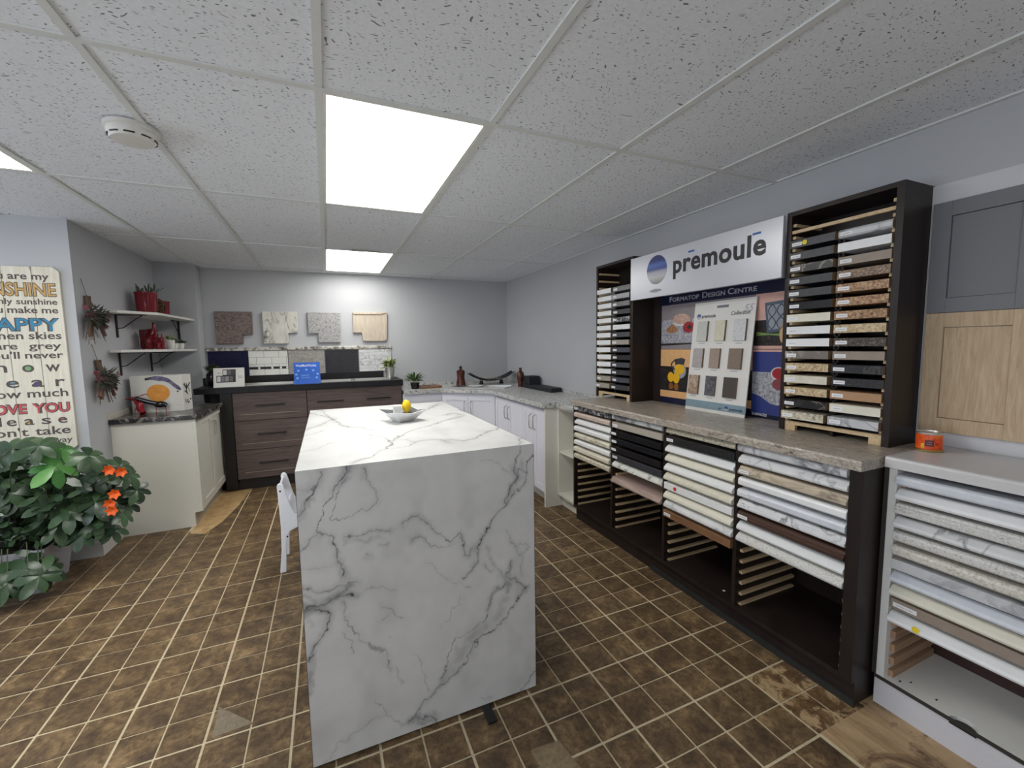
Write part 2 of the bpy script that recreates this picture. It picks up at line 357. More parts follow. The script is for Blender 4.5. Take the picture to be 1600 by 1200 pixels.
VEINS=[(0,3.0,0.9,[(42,1023),(20,981),(-8,947),(-26,924),(-37,869),(-49,810),(-24,801),(-7,792),(2,737),(14,681),(16,648)]),(0,4.7,0.7,[(-41,1021),(-60,980),(-79,939),(-88,909),(-106,881)]),(0,13.5,0.35,[(-76,932),(-91,903),(-106,881)]),(0,2.4,0.6,[(81,1018),(92,991),(115,961),(129,926),(130,892),(111,872),(74,872),(38,862),(-10,851),(-15,864),(0,920),(26,980),(51,1022)]),(0,2.4,0.6,[(-46,809),(-70,785),(-112,768)]),(0,2.4,0.7,[(28,791),(64,784),(107,789),(157,783),(173,786)]),(0,10.2,0.25,[(34,777),(81,760),(137,763)]),(0,3.0,0.75,[(206,794),(236,806),(263,818),(290,796),(309,764),(336,744),(371,720),(392,704),(411,734),(425,690),(431,645),(449,637),(469,659)]),(0,2.4,0.6,[(233,726),(267,744),(294,717),(335,691),(370,683),(392,693)]),(0,2.7,1,[(660,1026),(651,967),(642,938),(637,893),(609,844),(588,810),(552,763),(519,701),(492,662),(479,604),(455,572),(425,549)]),(0,2.7,0.9,[(717,982),(696,954),(691,916),(658,928),(637,893)]),(0,2.0,0.8,[(691,916),(670,873),(592,809)]),(0,8.1,0.25,[(675,964),(675,926),(641,877)]),(0,2.0,0.35,[(503,993),(556,979),(602,943),(618,918)]),(0,2.7,0.4,[(590,703),(621,650),(645,606),(665,555),(669,506)]),(0,2.7,0.35,[(526,647),(548,581),(587,518),(603,498)]),(0,3.0,0.75,[(620,565),(603,522),(635,498),(668,450),(676,440)]),(0,2.7,0.7,[(603,498),(578,481),(554,479),(537,452),(513,396)]),(0,9.5,0.35,[(612,559),(619,502),(602,459)]),(0,2.4,0.4,[(654,628),(687,629),(695,611),(662,595)]),(0,4.1,0.45,[(-112,633),(-78,631),(-21,617),(20,620),(51,632)]),(0,12.2,0.3,[(-107,612),(-63,594),(-11,594),(38,615)]),(0,3.0,0.85,[(-112,568),(-64,575),(-23,577),(13,581),(49,589)]),(0,2.4,0.7,[(-23,577),(7,596),(26,611)]),(0,3.0,0.3,[(291,639),(332,593),(366,556),(409,530),(446,498)]),(0,2.0,0.6,[(505,583),(520,564),(533,555)]),(0,2.7,0.4,[(130,737),(142,731),(155,738)]),(0,2.7,0.5,[(97,706),(88,712)]),(0,3.4,0.2,[(-108,703),(-57,704),(6,703)]),(0,3.4,0.25,[(-99,961),(-72,966),(-42,990)]),(0,3.4,0.9,[(-113,562),(-76,568),(-42,555),(-28,538),(-35,507),(-46,476),(-64,455),(-83,427),(-101,406),(-114,390)]),(0,18.6,0.42,[(-99,392),(-104,353),(-109,314),(-114,289)]),(0,10.2,0.2,[(-100,538),(-90,509)]),(0,2.4,0.55,[(11,554),(21,504),(37,452),(59,410),(77,384),(102,372),(126,347),(145,326),(149,267)]),(0,8.1,0.5,[(77,382),(120,350)]),(0,2.4,0.75,[(10,460),(23,421),(33,376)]),(0,2.7,0.8,[(668,450),(634,403),(592,343),(559,312),(503,305),(463,278),(432,234),(400,189),(355,159),(318,149),(281,116),(251,81),(236,57),(209,53)]),(0,2.4,0.7,[(610,488),(562,477),(537,436),(512,373),(496,354),(442,339),(404,320),(373,291),(357,250),(349,207),(333,174)]),(0,23.7,0.2,[(593,422),(551,354),(464,317),(410,264),(378,205),(340,164)]),(0,8.8,0.35,[(318,145),(274,111)]),(0,2.4,0.5,[(94,178),(118,147),(124,119),(155,85),(188,46)]),(0,2.0,0.3,[(124,119),(78,111),(14,86),(-30,69),(-50,27),(-87,8)]),(0,3.4,0.3,[(238,303),(271,248),(284,199),(282,154)]),(0,3.0,0.75,[(715,83),(680,45),(653,12),(619,4)]),(0,3.0,0.7,[(202,55),(230,59),(264,42),(293,50),(299,9)]),(0,7.4,0.35,[(243,35),(285,30)]),(0,3.0,0.4,[(127,516),(158,494),(184,465),(210,458)]),(0,3.4,0.5,[(125,461),(151,481)]),(0,3.4,0.22,[(408,485),(400,450),(370,443),(362,400),(325,373)]),(0,3.0,0.3,[(148,397),(154,388)]),(0,2.7,0.3,[(489,55),(529,33)]),(0,6.1,0.2,[(74,606),(124,587),(181,566)]),(0,6.8,0.18,[(170,275),(194,208)]),(1,5.0,0.7,[(67,1485),(127,1571),(175,1641),(215,1708),(221,1781),(194,1877),(139,1973),(84,1992)]),(1,6.0,0.7,[(215,1708),(286,1896),(348,1959),(438,2044),(515,2122),(617,2197),(672,2238),(653,2362),(596,2316)]),(1,3.5,0.5,[(253,1784),(292,1785),(311,1715),(278,1658),(239,1643),(195,1631)]),(1,4.1,0.5,[(311,1715),(368,1725),(411,1703),(432,1634)]),(1,5.6,0.75,[(446,1685),(491,1642),(544,1654),(612,1726),(680,1785),(741,1856)]),(1,6.5,0.7,[(474,2460),(566,2624),(685,2808),(732,2836)]),(1,6.8,0.6,[(-117,2785),(-58,2673),(12,2525),(28,2351),(69,2212),(142,2119),(171,2053)]),(1,6.7,0.5,[(-117,2204),(-61,2281),(-17,2407),(31,2480)]),(1,4.4,0.3,[(-109,1721),(-65,1763),(-11,1842),(40,1854)]),(1,3.8,0.7,[(750,1677),(699,1554),(668,1476)]),(1,4.9,0.5,[(652,2444),(714,2452),(732,2319)]),(1,5.6,0.5,[(-106,2953),(-49,2832),(11,2457)]),(1,9.7,0.2,[(107,2439),(205,2421),(251,2295)]),(1,5.7,0.25,[(219,1762),(176,1784),(114,1742)]),(1,4.3,0.35,[(-118,2061),(-73,2074),(-26,2156)])]
# ------------------------------------------------------------------ marble island
def veined(name,us,vs,to3,face,nu,nv,parent):
    """one face of the slab as a fine grid; the printed vein pattern is stored per vertex"""
    rg=np.random.default_rng(5)
    U,V=np.meshgrid(np.linspace(us[0],us[1],nu),np.linspace(vs[0],vs[1],nv))
    def vn(sc,seed):
        r=np.random.default_rng(seed); n=int(sc)+3; gq=r.random((n,n))
        x=(U-us[0])/(us[1]-us[0])*sc; y=(V-vs[0])/(vs[1]-vs[0])*sc
        xi=x.astype(int); yi=y.astype(int); fx=x-xi; fy=y-yi; fx=fx*fx*(3-2*fx); fy=fy*fy*(3-2*fy)
        return (gq[yi,xi]*(1-fx)+gq[yi,xi+1]*fx)*(1-fy)+(gq[yi+1,xi]*(1-fx)+gq[yi+1,xi+1]*fx)*fy
    wu=(vn(14,1)-.5)*18+(vn(40,2)-.5)*15+(vn(95,3)-.5)*9; wv=(vn(14,4)-.5)*18+(vn(40,6)-.5)*15+(vn(95,7)-.5)*9
    X=U*1000+wu; Y=V*1000+wv
    tone=vn(55,9); big=vn(7,8); dark=np.zeros_like(X)
    for fc,w,dk,pts in VEINS:
        if fc!=face: continue
        d=np.full_like(X,1e9)
        for (ax,ay),(bx,by) in zip(pts[:-1],pts[1:]):
            dx,dy=bx-ax,by-ay; L2=dx*dx+dy*dy+1e-6
            t=np.clip(((X-ax)*dx+(Y-ay)*dy)/L2,0,1); d=np.minimum(d,np.hypot(X-ax-t*dx,Y-ay-t*dy))
        k=(.6+.9*tone)*dk
        core=np.clip(1-d/(w*.8),0,1)**.8 if w<8 else .85*np.clip(1.25-d/w,0,1)**.7*np.clip(.5+1.0*tone,0,1)
        halo=.42*np.exp(-(d/(w*2.5+6))**2)*(w<8)*np.clip(big*1.7-.2,0,1)
        dark=np.maximum(dark,np.clip(k*core,0,1)); dark=1-(1-dark)*(1-halo*dk)
    cl=np.clip(vn(9,21)*.6+vn(22,22)*.4-.52,0,1)*.6
    dark=1-(1-dark)*(1-cl*.5)
    verts=[to3(u,v) for u,v in zip(U.ravel(),V.ravel())]
    me=bpy.data.meshes.new(name); org=Vector(np.mean(np.array(verts),0))
    idx=np.arange(nu*nv).reshape(nv,nu); q=np.stack([idx[:-1,:-1],idx[:-1,1:],idx[1:,1:],idx[1:,:-1]],-1).reshape(-1,4)
    me.from_pydata([tuple(Vector(p)-org) for p in verts],[],q.tolist())
    at=me.attributes.new('vein','FLOAT','POINT'); at.data.foreach_set('value',dark.ravel().astype(np.float32))
    me.materials.append(M_ISL); o=bpy.data.objects.new(name,me); COL.objects.link(o); place(o,org,parent); return o
def islmat():
    m,nt,b=newmat('white_marble_laminate'); a=nt.nodes.new('ShaderNodeAttribute'); a.attribute_name='vein'
    v=coords(nt,rnd=False); f=noise(nt,v,70,4,.6)
    base=ramp(nt,noise(nt,v,6,4),[(.3,rgb(202,202,201)),(.7,rgb(215,215,214))])
    c=mixc(nt,a.outputs['Fac'],base,rgb(44,46,52))
    nt.links.new(c,b.inputs['Base Color']); b.inputs['Roughness'].default_value=.42; return m
M_ISL=islmat()
IX0,IX1,IY0,IY1,IZ=-.112,.722,1.467,2.885,1.027
t=thing('kitchen_island',((IX0+IX1)/2,(IY0+IY1)/2,0),'tall waterfall island clad in white marble laminate with grey veins','island')
e=.0004
MB().box(IX0+.0015,IX1-.0015,IY0+.0015,IY1-.0015,IZ-.045,IZ-.0015).build('top_core',M_CORE,t)
veined('top_slab',(IX0,IX1),(IY0,IY1),lambda u,v:(u,v,IZ),1,220,320,t)
veined('front_panel',(IX0,IX1),(.012,IZ),lambda u,v:(u,IY0,v),0,330,400,t)
M_MARB=marble('white_marble_plain',rgb(214,214,213),rgb(110,112,118),3.0,.42,.03)
MB().box(IX0,IX0+.0012,IY0,IY1,.012,IZ).build('side_panel',M_MARB,t); MB().box(IX1-.0012,IX1,IY0,IY1,.012,IZ).build('side_panel',M_MARB,t)
MB().box(IX0,IX1,IY1-.02,IY1,.012,IZ-.002).build('back_panel',M_MARB,t)
MB().box(IX0+.0015,IX1-.0015,IY0+.0015,IY0+.045,.012,IZ-.045).build('front_core',M_CORE,t)
MB().box(IX0+.02,IX1-.02,IY0+.02,IY1-.03,0,.012).build('base_frame',M_BLACK,t)
o=MB().box(.484,.517,1.385,1.50,.0005,.012).build('shim',M_BLACK,bev=.002); tag(o,'small black shim sticking out under the marble island','shim')
# white child's chair
M_CH=plain('white_lacquer',rgb(222,224,230),.35,var=.01)
cy0,cy1=2.93,3.2
t=thing('child_chair',(-.2,3.06,0),'small white child chair tucked beside the marble island','chair')
side=[(-.338,.005),(-.303,.005),(-.292,.20),(-.272,.265),(-.19,.30),(-.125,.312),(-.125,.345),(-.2,.348),(-.235,.372),(-.258,.43),(-.29,.56),(-.296,.573),(-.308,.579),(-.321,.573),(-.326,.56),(-.322,.46),(-.318,.30),(-.322,.15)]
for a in (cy0,cy1-.018):
    # side frame in the x-z plane
    MB().prism([(x,z) for x,z in side],1,a,a+.018).build('side_frame',M_CH,t,bev=.003)
    MB().prism([(-.17,.0),(-.135,.0),(-.125,.31),(-.16,.31)],1,a+.001,a+.017).build('front_leg',M_CH,t,bev=.003)
for z,x in ((.53,-.309),(.235,-.285)):
    MB().prism([(x+.0055*math.cos(k*math.pi/4),z+.0055*math.sin(k*math.pi/4)) for k in range(8)],1,cy0-.002,cy0).build('bolt',M_BLACK,t)
MB().box(-.318,-.304,cy0+.018,cy1-.018,.47,.56).build('back_rail',M_CH,t,bev=.004)
MB().prism([(-.255,.33),(-.125,.318),(-.125,.334),(-.235,.348),(-.265,.44),(-.277,.44)],1,cy0+.018,cy1-.018).build('seat',M_CH,t,bev=.003)
# silver bowl with a lemon and a white pot
t=thing('serving_bowl',(.345,2.2,IZ),'angular white and silver square bowl on the marble island','bowl')
bw=MB(); cx,cy=.345,2.235
def ring(h,z,lift=0,rot=.35):
    out=[]
    for k in range(4):
        a=rot+math.pi/4+k*math.pi/2
        out.append((cx+h*1.414*math.cos(a),cy+h*1.0*1.414*math.sin(a),z+lift))
        a2=rot+math.pi/2+k*math.pi/2; out.append((cx+h*math.cos(a2),cy+h*math.sin(a2),z-lift*.4))
    return out
rs=[ring(.035,IZ+.0005),ring(.04,IZ+.004),ring(.090,IZ+.050,.010),ring(.088,IZ+.052,.010),ring(.036,IZ+.010)]
for a,b2 in zip(rs[:-1],rs[1:]):
    for k in range(8): bw.face([a[k],a[(k+1)%8],b2[(k+1)%8],b2[k]],0 if a is not rs[3] and b2 is not rs[4] else 1)
bw.face(rs[0][::-1]); bw.face(rs[4],1)
bw.build('bowl_shell',[plain('white_glaze',rgb(228,229,230),.2,var=.01),plain('silver_glaze',rgb(150,152,156),.25,metal=.6)],t)
o=MB().ball((.375,2.29,IZ+.068),(.024,.024,.034),14,10).build('lemon',plain('lemon_yellow',rgb(246,206,20),.4),smooth=True)
tag(o,'yellow lemon resting upright in the square bowl','lemon')
o=MB().box(.305,.345,2.262,2.30,IZ+.03,IZ+.078).build('white_cube',M_WHITE,bev=.006,seg=2); tag(o,'small white block leaning in the square bowl beside the lemon','ornament')
# ------------------------------------------------------------------ dark floor rack on the right
FXR=1.775; bays=[(2.868,2.400),(2.380,1.897),(1.877,1.417),(1.397,.928)]
t=thing('sample_rack',(2.02,1.88,0),'long low dark brown rack of countertop samples along the right wall','display rack')
RK=t
MB().box(FXR,2.268,2.868,2.884,0.0995,.935).build('end_panel',M_ESP,t); MB().box(FXR,2.268,.882,.928,.0995,.935).build('end_panel',M_ESP,t)
for a,b2 in zip(bays[:-1],bays[1:]): MB().box(FXR+.004,2.25,b2[0],a[1],.118,.9335).build('divider',M_ESP,t)
MB().box(FXR,2.268,.928,2.868,.0995,.118).build('bottom_shelf',M_ESP,t)
MB().box(2.25,2.268,.928,2.868,.118,.935).build('back_panel',M_ESP,t)
MB().box(FXR+.002,2.25,.928,2.868,.9335,.935).build('top_rail',M_ESP,t)
MB().box(1.80,2.268,.884,2.882,0,.0995).build('toe_kick',M_ESP,t)
MB().box(1.788,1.7995,.878,2.0,0,.03).build('loose_base_strip',plain('dark_grey_strip',rgb(40,42,42),.5),t)
SP=.0548; Z0=.9125
slot=lambda k:Z0-SP*k
ra=MB(); pr=None
for n_,(y1,y0) in enumerate(bays):
    for k in range(15):
        zb=slot(k)-.0178
        for yy in (y1-.0165,y0+.0005):
            if pr is None:
                o=MB().box(FXR+.03,2.2,yy,yy+.016,zb-.0135,zb-.0003).build('support_rail',M_PINE,t); pr=o
            else:
                o=bpy.data.objects.new('support_rail',pr.data); COL.objects.link(o); place(o,Vector(((FXR+.03+2.2)/2,yy+.008,zb-.0135)),t)
# granite look counter on it
def laminate(name,stops,scale,rough=.35): return speckle(name,stops,scale,rough,6,(1,.55,1),1.2)
M_CNT=speckle('brown_grey_granite_laminate',[(.30,rgb(74,66,62)),(.40,rgb(136,126,116)),(.48,rgb(186,178,166)),(.54,rgb(142,130,118)),(.62,rgb(206,200,190)),(.72,rgb(116,106,100))],26,.3,6,(1,.42,1),1.0)
def counter(name,x0,x1,y0,y1,z1,th,mat,label,edge='x0'):
    pf=[(x0,z1-th),(x0,z1-.010),(x0+.003,z1-.003),(x0+.010,z1),(x1,z1),(x1,z1-th)]
    o=MB().prism([(x,z) for x,z in pf],1,y0,y1).build(name,mat); return tag(o,label,'countertop')
counter('countertop',1.745,2.268,.878,2.875,.975,.0395,M_CNT,'mottled brown granite look countertop on the long dark rack')
# sample board finishes
FIN={}
FIN['white']=plain('sample_white',rgb(234,235,236),.35,var=.02)
FIN['ivory']=plain('sample_ivory',rgb(226,222,206),.4,var=.02)
FIN['cream']=speckle('sample_cream',[(.3,rgb(206,200,182)),(.7,rgb(228,224,208))],40)
FIN['creamvein']=marble('sample_cream_vein',rgb(224,220,202),rgb(150,130,100),6,.35,.03)
FIN['pinkbeige']=speckle('sample_pink_beige',[(.3,rgb(182,160,148)),(.7,rgb(212,196,186))],12)
FIN['granitecream']=speckle('sample_cream_granite',[(.32,rgb(92,84,74)),(.42,rgb(180,172,150)),(.6,rgb(222,216,198)),(.75,rgb(200,190,168))],70)
FIN['granitebw']=speckle('sample_bw_granite',[(.38,rgb(28,28,30)),(.5,rgb(70,70,74)),(.58,rgb(206,206,206)),(.7,rgb(120,120,124))],38)
FIN['marble']=marble('sample_white_marble',rgb(226,227,228),rgb(120,122,128),7,.35,.04)
FIN['marbleblack']=marble('sample_crackled_marble',rgb(226,228,220),rgb(40,44,40),9,.35,.02)
FIN['greymarble']=marble('sample_grey_marble',rgb(206,207,210),rgb(110,110,120),6,.35,.06)
FIN['taupe']=plain('sample_taupe',rgb(150,136,124),.45)
FIN['greige']=plain('sample_greige',rgb(176,168,158),.4)
FIN['black']=plain('sample_black',rgb(26,27,31),.25)
FIN['charcoal']=speckle('sample_charcoal',[(.3,rgb(44,45,50)),(.7,rgb(66,67,72))],50,.4)
FIN['slate']=speckle('sample_slate',[(.3,rgb(58,60,68)),(.7,rgb(84,86,94))],60,.4)
FIN['grey']=plain('sample_grey',rgb(120,121,124),.4)
FIN['lightgrey']=plain('sample_light_grey',rgb(168,170,172),.4)
FIN['greygranite']=speckle('sample_grey_granite',[(.35,rgb(70,70,72)),(.55,rgb(134,134,136)),(.7,rgb(170,170,170))],110,.4)
FIN['greybeige']=speckle('sample_grey_beige',[(.3,rgb(140,134,124)),(.7,rgb(178,170,158))],60,.4)
FIN['blackgranite']=speckle('sample_black_granite',[(.4,rgb(26,26,28)),(.6,rgb(52,51,52)),(.72,rgb(110,106,102))],140,.35)
FIN['blackvein']=marble('sample_black_vein',rgb(38,38,42),rgb(150,140,128),6,.3,.02)
FIN['brown']=wood('sample_brown_wood',rgb(116,84,58),rgb(150,112,80),14,(1,.2,2))
FIN['darkbrown']=wood('sample_dark_brown_wood',rgb(58,36,28),rgb(82,54,42),14,(1,.2,2))
FIN['beigewood']=marble('sample_beige_veined_stone',rgb(206,192,170),rgb(112,98,88),16,.4,.08,(1,.35,1))
FIN['browngranite']=speckle('sample_brown_granite',[(.35,rgb(64,52,46)),(.5,rgb(128,104,84)),(.62,rgb(172,146,120)),(.75,rgb(96,82,72))],90)
FIN['tangranite']=speckle('sample_tan_granite',[(.33,rgb(86,62,46)),(.48,rgb(156,116,82)),(.62,rgb(200,170,134)),(.75,rgb(134,100,74))],90)
FIN['beigegranite']=speckle('sample_beige_granite',[(.33,rgb(140,112,78)),(.5,rgb(200,178,140)),(.68,rgb(224,208,176))],80)
FIN['darkgranite']=speckle('sample_dark_granite',[(.36,rgb(34,28,26)),(.52,rgb(74,62,56)),(.68,rgb(138,122,110))],100)
FIN['lightbrown']=plain('sample_light_brown',rgb(176,138,104),.45)
FIN['greybrown']=marble('sample_grey_brown',rgb(126,118,112),rgb(206,200,192),5,.4,.02)
FIN['bluewhite']=plain('sample_blue_white',rgb(212,216,224),.35)
FIN['speckwhite']=speckle('sample_white_granite',[(.36,rgb(168,166,160)),(.46,rgb(208,206,202)),(.7,rgb(226,226,222))],150)
FIN['paleflecked']=speckle('sample_pale_flecked',[(.35,rgb(176,170,156)),(.5,rgb(212,208,198)),(.7,rgb(224,222,214))],120)
FIN['pinkwood']=wood('sample_pink_wood',rgb(160,138,130),rgb(190,170,160),10,(1,.2,2))
def board(x0,x1,y0,y1,zb,h,fin,label,group,shape='bull',sticker=True,core=False,dot=None,sp=None,name='sample_board'):
    z1=zb+h; t=thing(name,((x0+x1)/2,(y0+y1)/2,zb),label,'sample board',group)
    if shape=='bull': pf=[(x0+.006,zb),(x0,zb+.007),(x0,z1-.012),(x0+.005,z1-.004),(x0+.014,z1)]
    elif shape=='slope': pf=[(x0+.004,zb),(x0,zb+.008),(x0+.003,zb+h*.5),(x0+.022,z1-.003),(x0+.03,z1)]
    elif shape=='ogee': pf=[(x0+.004,zb),(x0,zb+.005),(x0,zb+h*.35),(x0+.008,zb+h*.5),(x0+.008,zb+h*.62),(x0+.014,zb+h*.75),(x0+.016,z1-.003),(x0+.022,z1)]
    else: pf=[(x0,zb),(x0,z1-.002),(x0+.002,z1)]
    pf+= [(x1,z1),(x1,zb)]
    MB().prism(pf,1,y0,y1,0,1 if core else 0).build('board',[FIN[fin],M_CORE],t)
    if sticker:
        w=sticker if not isinstance(sticker,bool) else .05
        b=MB().box(x0-.0012,x0-.0001,y1-.008-w,y1-.008,zb+h*.22,zb+h*.66).build('label_sticker',M_LABEL,t)
        MB().box(x0-.0015,x0-.0012,y1-.008-w*.85,y1-.008-w*.15,zb+h*.40,zb+h*.45).build('printed_line',M_GREY2,b)
    if dot:
        c=plain('dot_'+dot,{'red':rgb(206,60,50),'yellow':rgb(240,214,50)}[dot],.5); yc=y1-.085 if sp is None else sp
        lab(MB().prism([(yc+.011*math.cos(k*math.pi/6),zb+h*.5+.011*math.sin(k*math.pi/6)) for k in range(12)],0,x0-.0022,x0-.0002).build('round_sticker',c,t),'round %s sticker'%dot)
    return t
NAMES={'white':'white','ivory':'ivory','cream':'cream','creamvein':'cream veined','pinkbeige':'pinkish beige','granitecream':'speckled cream','granitebw':'mottled black','marble':'white marbled','marbleblack':'white crackled','greymarble':'grey marbled','taupe':'taupe','greige':'greige','black':'glossy black','charcoal':'charcoal','slate':'slate grey','grey':'mid grey','lightgrey':'light grey','greygranite':'speckled grey','greybeige':'grey beige','blackgranite':'speckled black','blackvein':'black veined','brown':'brown wood','darkbrown':'dark brown','beigewood':'beige veined','browngranite':'speckled brown','tangranite':'speckled tan','beigegranite':'speckled beige','darkgranite':'dark granite','lightbrown':'light brown','greybrown':'grey brown','bluewhite':'bluish white','speckwhite':'speckled white','pinkwood':'pinkish wood','paleflecked':'pale flecked'}
BAY=[[(0,'granitebw','flat'),(1,'pinkbeige','bull'),(2,'white','slope'),(3,'white','bull'),(4,'creamvein','bull'),(5,'white','bull'),(6,'cream','bull'),(7,'granitecream','bull')],
[(0,'greymarble','bull'),(1,'greige','flat'),(2,'black','flat'),(3,'black','ogee'),(4,'black','flat'),(5,'charcoal','flat'),(6,'marbleblack','slope'),(8,'pinkwood','ogee')],
[(0,'granitecream','slope'),(1,'blackgranite','flat'),(2,'white','slope'),(3,'ivory','slope'),(4,'white','slope'),(5,'cream','slope'),(6,'white','flat'),(7,'ivory','slope'),(8,'marble','slope'),(9,'brown','flat')],
[(0,'greymarble','bull'),(1,'marble','slope'),(2,'beigewood','ogee'),(3,'white','bull'),(4,'bluewhite','bull'),(5,'marble','ogee'),(6,'darkbrown','ogee'),(7,'white','slope'),(8,'speckwhite','slope')]]
BN=['leftmost bay of the floor rack','second bay of the floor rack','third bay of the floor rack','rightmost bay of the floor rack']
for n_,lst in enumerate(BAY):
    y1,y0=bays[n_]
    for q,(k,fin,shp) in enumerate(lst):
        jx=R.uniform(-.008,.006); st=fin in('black','charcoal','blackgranite','granitebw','greige','brown','darkbrown','beigewood','speckwhite','marble','bluewhite')
        board(1.768+jx,2.19,y0+.003,y1-.003,slot(k)-.0178,.0375,fin,'%s sample board, %s from the top in the %s'%(NAMES[fin],ORD[q],BN[n_]),'sample boards in the '+BN[n_],shp,st,dot='red' if (n_,k)==(2,6) else None)
o=MB().box(1.832,1.842,1.50,1.512,.1182,.1195).build('paper_scrap',M_LABEL); tag(o,'tiny white paper scrap on the floor shelf of the dark rack','paper scrap')
# ------------------------------------------------------------------ two dark towers of samples on the counter
def tower(y1,y0,zt,label,rows,ztop,cols,bars):
    x0,x1,zb=2.055,2.268,.9755
    t=thing('sample_tower',(2.16,(y0+y1)/2,zb),label,'display rack','dark sample towers on the counter')
    MB().box(x0,x1,y1-.022,y1,zb,zt).build('side_panel',M_ESP,t); MB().box(x0,x1,y0,y0+.026,zb,zt).build('side_panel',M_ESP,t)
    MB().box(x0,x1,y0+.026,y1-.022,zt-.02,zt).build('top_panel',M_ESP,t); MB().box(x1-.006,x1,y0+.026,y1-.022,zb,zt-.02).build('back_panel',M_ESP,t)
    MB().box(x0+.012,x0+.03,y0+.026,y1-.022,1.003,1.02).build('base_rail',M_PINE,t)
    for a in (y1-.022-.05,y0+.026): MB().box(x0+.012,x0+.03,a,a+.05,zb,1.003).build('base_foot',M_PINE,t)
    ym=(cols[0][1]+cols[1][0])/2
    MB().box(x0+.03,x1-.006,ym-.005,ym+.005,zb,ztop+.02).build('centre_divider',M_ESP,t)
    pp=None
    for k in range(-3,rows):
        z=ztop-.0577*k-.0185
        if z>zt-.03: continue
        for yy in (y1-.022-.0145,y0+.0265):
            if pp is None: o=MB().box(x0+.012,x1-.01,yy,yy+.014,z-.0135,z-.0003).build('support_rail',M_PINE,t); pp=o
            else:
                o=bpy.data.objects.new('support_rail',pp.data); COL.objects.link(o); place(o,Vector(((x0+.012+x1-.01)/2,yy+.007,z-.0135)),t)
    pq=None
    for k in range(rows):       # rail on the centre divider that carries the inner ends
        z=ztop-.0577*k-.0185
        if pq is None: o=MB().box(x0+.03,x1-.01,ym-.013,ym+.013,z-.0135,z-.0003).build('centre_rail',M_ESP,t); pq=o
        else:
            o=bpy.data.objects.new('centre_rail',pq.data); COL.objects.link(o); place(o,Vector(((x0+.03+x1-.01)/2,ym,z-.0135)),t)
    for z in bars: MB().box(x0+.006,x0+.02,y0+.026,y1-.022,z,z+.014).build('cross_bar',M_PINE,t)
    return t
CL=[(2.955,2.772),(2.752,2.549)]
tl=tower(2.98,2.52,2.035,'tall dark sample tower left of the blue poster',14,1.824,CL,[])
MB().box(2.2485,2.2685,2.4415,2.5195,.9757,1.99).build('filler_panel',M_ESP,tl)
CR=[(1.376,1.182),(1.166,.974)]
tower(1.40,.945,2.017,'tall dark sample tower right of the blue poster',15,1.864,CR,[1.915])
LL=['white']*12+['greybeige','greybeige']
LRt=['grey','lightgrey','greygranite','charcoal','granitebw','white','slate','greybeige','slate','blackgranite','slate','charcoal','slate','charcoal']
RL=['charcoal','charcoal','blackvein','charcoal','charcoal','black','ivory','white','white','greybrown','beigegranite','cream','beigegranite','blackvein','granitecream']
RR=['greymarble','white','taupe','browngranite','tangranite','tangranite','tangranite','beigegranite','darkgranite','taupe','blackvein','blackgranite','lightbrown','ivory','greymarble']
for cols,ztop,lists,tn in ((CL,1.824,(LL,LRt),'left tower'),(CR,1.864,(RL,RR),'right tower')):
    for c in (0,1):
        for k,fin in enumerate(lists[c]):
            y1,y0=cols[c]; last=k==len(lists[c])-1
            jx=R.uniform(-.004,.005)-(.014 if last else 0)
            cn='left' if c==0 else 'right'
            gp='sample boards in the %s column of the %s'%(cn,tn)
            if tn=='left tower' and c==0 and k<12: st=False
            else: st=.045
            board(2.047+jx,2.25,y0,y1,ztop-.0577*k-.0185,.036,fin,'%s sample board, %s from the top in the %s column of the %s'%(NAMES[fin],ORD[k],cn,tn),gp,'bull' if (tn,c,k)==('right tower',1,0) else 'flat',False if (fin in('white','ivory') and k<3) else st,True,'yellow' if (tn,c,k)==('right tower',0,0) else None,sp=y1-.066)
# ------------------------------------------------------------------ white sample rack at the right edge
WX,wy1,wy0=1.895,.868,-.42
t=thing('sample_rack',(2.08,.22,0),'white melamine rack of long white sample boards at the right edge','display rack')
MB().box(WX,2.25,wy1-.03,wy1,.1055,.942).build('end_panel',M_WHITE,t); MB().box(WX,2.25,wy0,wy0+.02,.1055,.942).build('end_panel',M_WHITE,t)
dk=plain('dark_edge_band',rgb(52,50,46),.5)
MB().box(WX-.002,WX-.0001,wy0,wy1,.1055,.1195).build('dark_edge_band',dk,t)
lab(MB().box(WX-.0022,WX-.0002,wy1-.006,wy1+.008,.12,.94).build('dark_edge_band',dk,t),'dark vertical edge strip')
bs=MB(); hy=.615; rr=.036
pts=[(WX,wy1-.03),(WX,hy+rr)]+[(WX+rr*math.sin(a),hy+rr*math.cos(a)) for a in [math.pi*k/8 for k in range(1,8)]]+[(WX,hy-rr),(WX,wy0+.02),(2.25,wy0+.02),(2.25,wy1-.03)]
bs.prism(pts,2,.1065,.1195); bs.build('bottom_shelf',M_WHITE,t)
MB().prism([(WX+(rr-.002)*math.sin(a),hy+(rr-.002)*math.cos(a)) for a in [math.pi*k/10 for k in range(11)]],2,.098,.1062).build('cable_hole',M_BLACK,t)
MB().box(WX+.004,2.2,wy0,wy1,-.0005,.1055).build('toe_kick',plain('toe_grey_white',rgb(206,206,212),.45,var=.02),t)
MB().box(2.235,2.25,wy0+.02,wy1-.03,.1195,.94).build('back_panel',wood('dark_red_back',rgb(50,32,28),rgb(64,42,36),8),t)
for xx,yy in ((1.925,.80),(1.955,.78),(1.94,.70)): MB().box(xx,xx+.011,yy,yy+.005,.1195,.1199).build('screw_hole',M_BLACK,t)
WS=.0525; wz=lambda k:.900-WS*k
pr=None
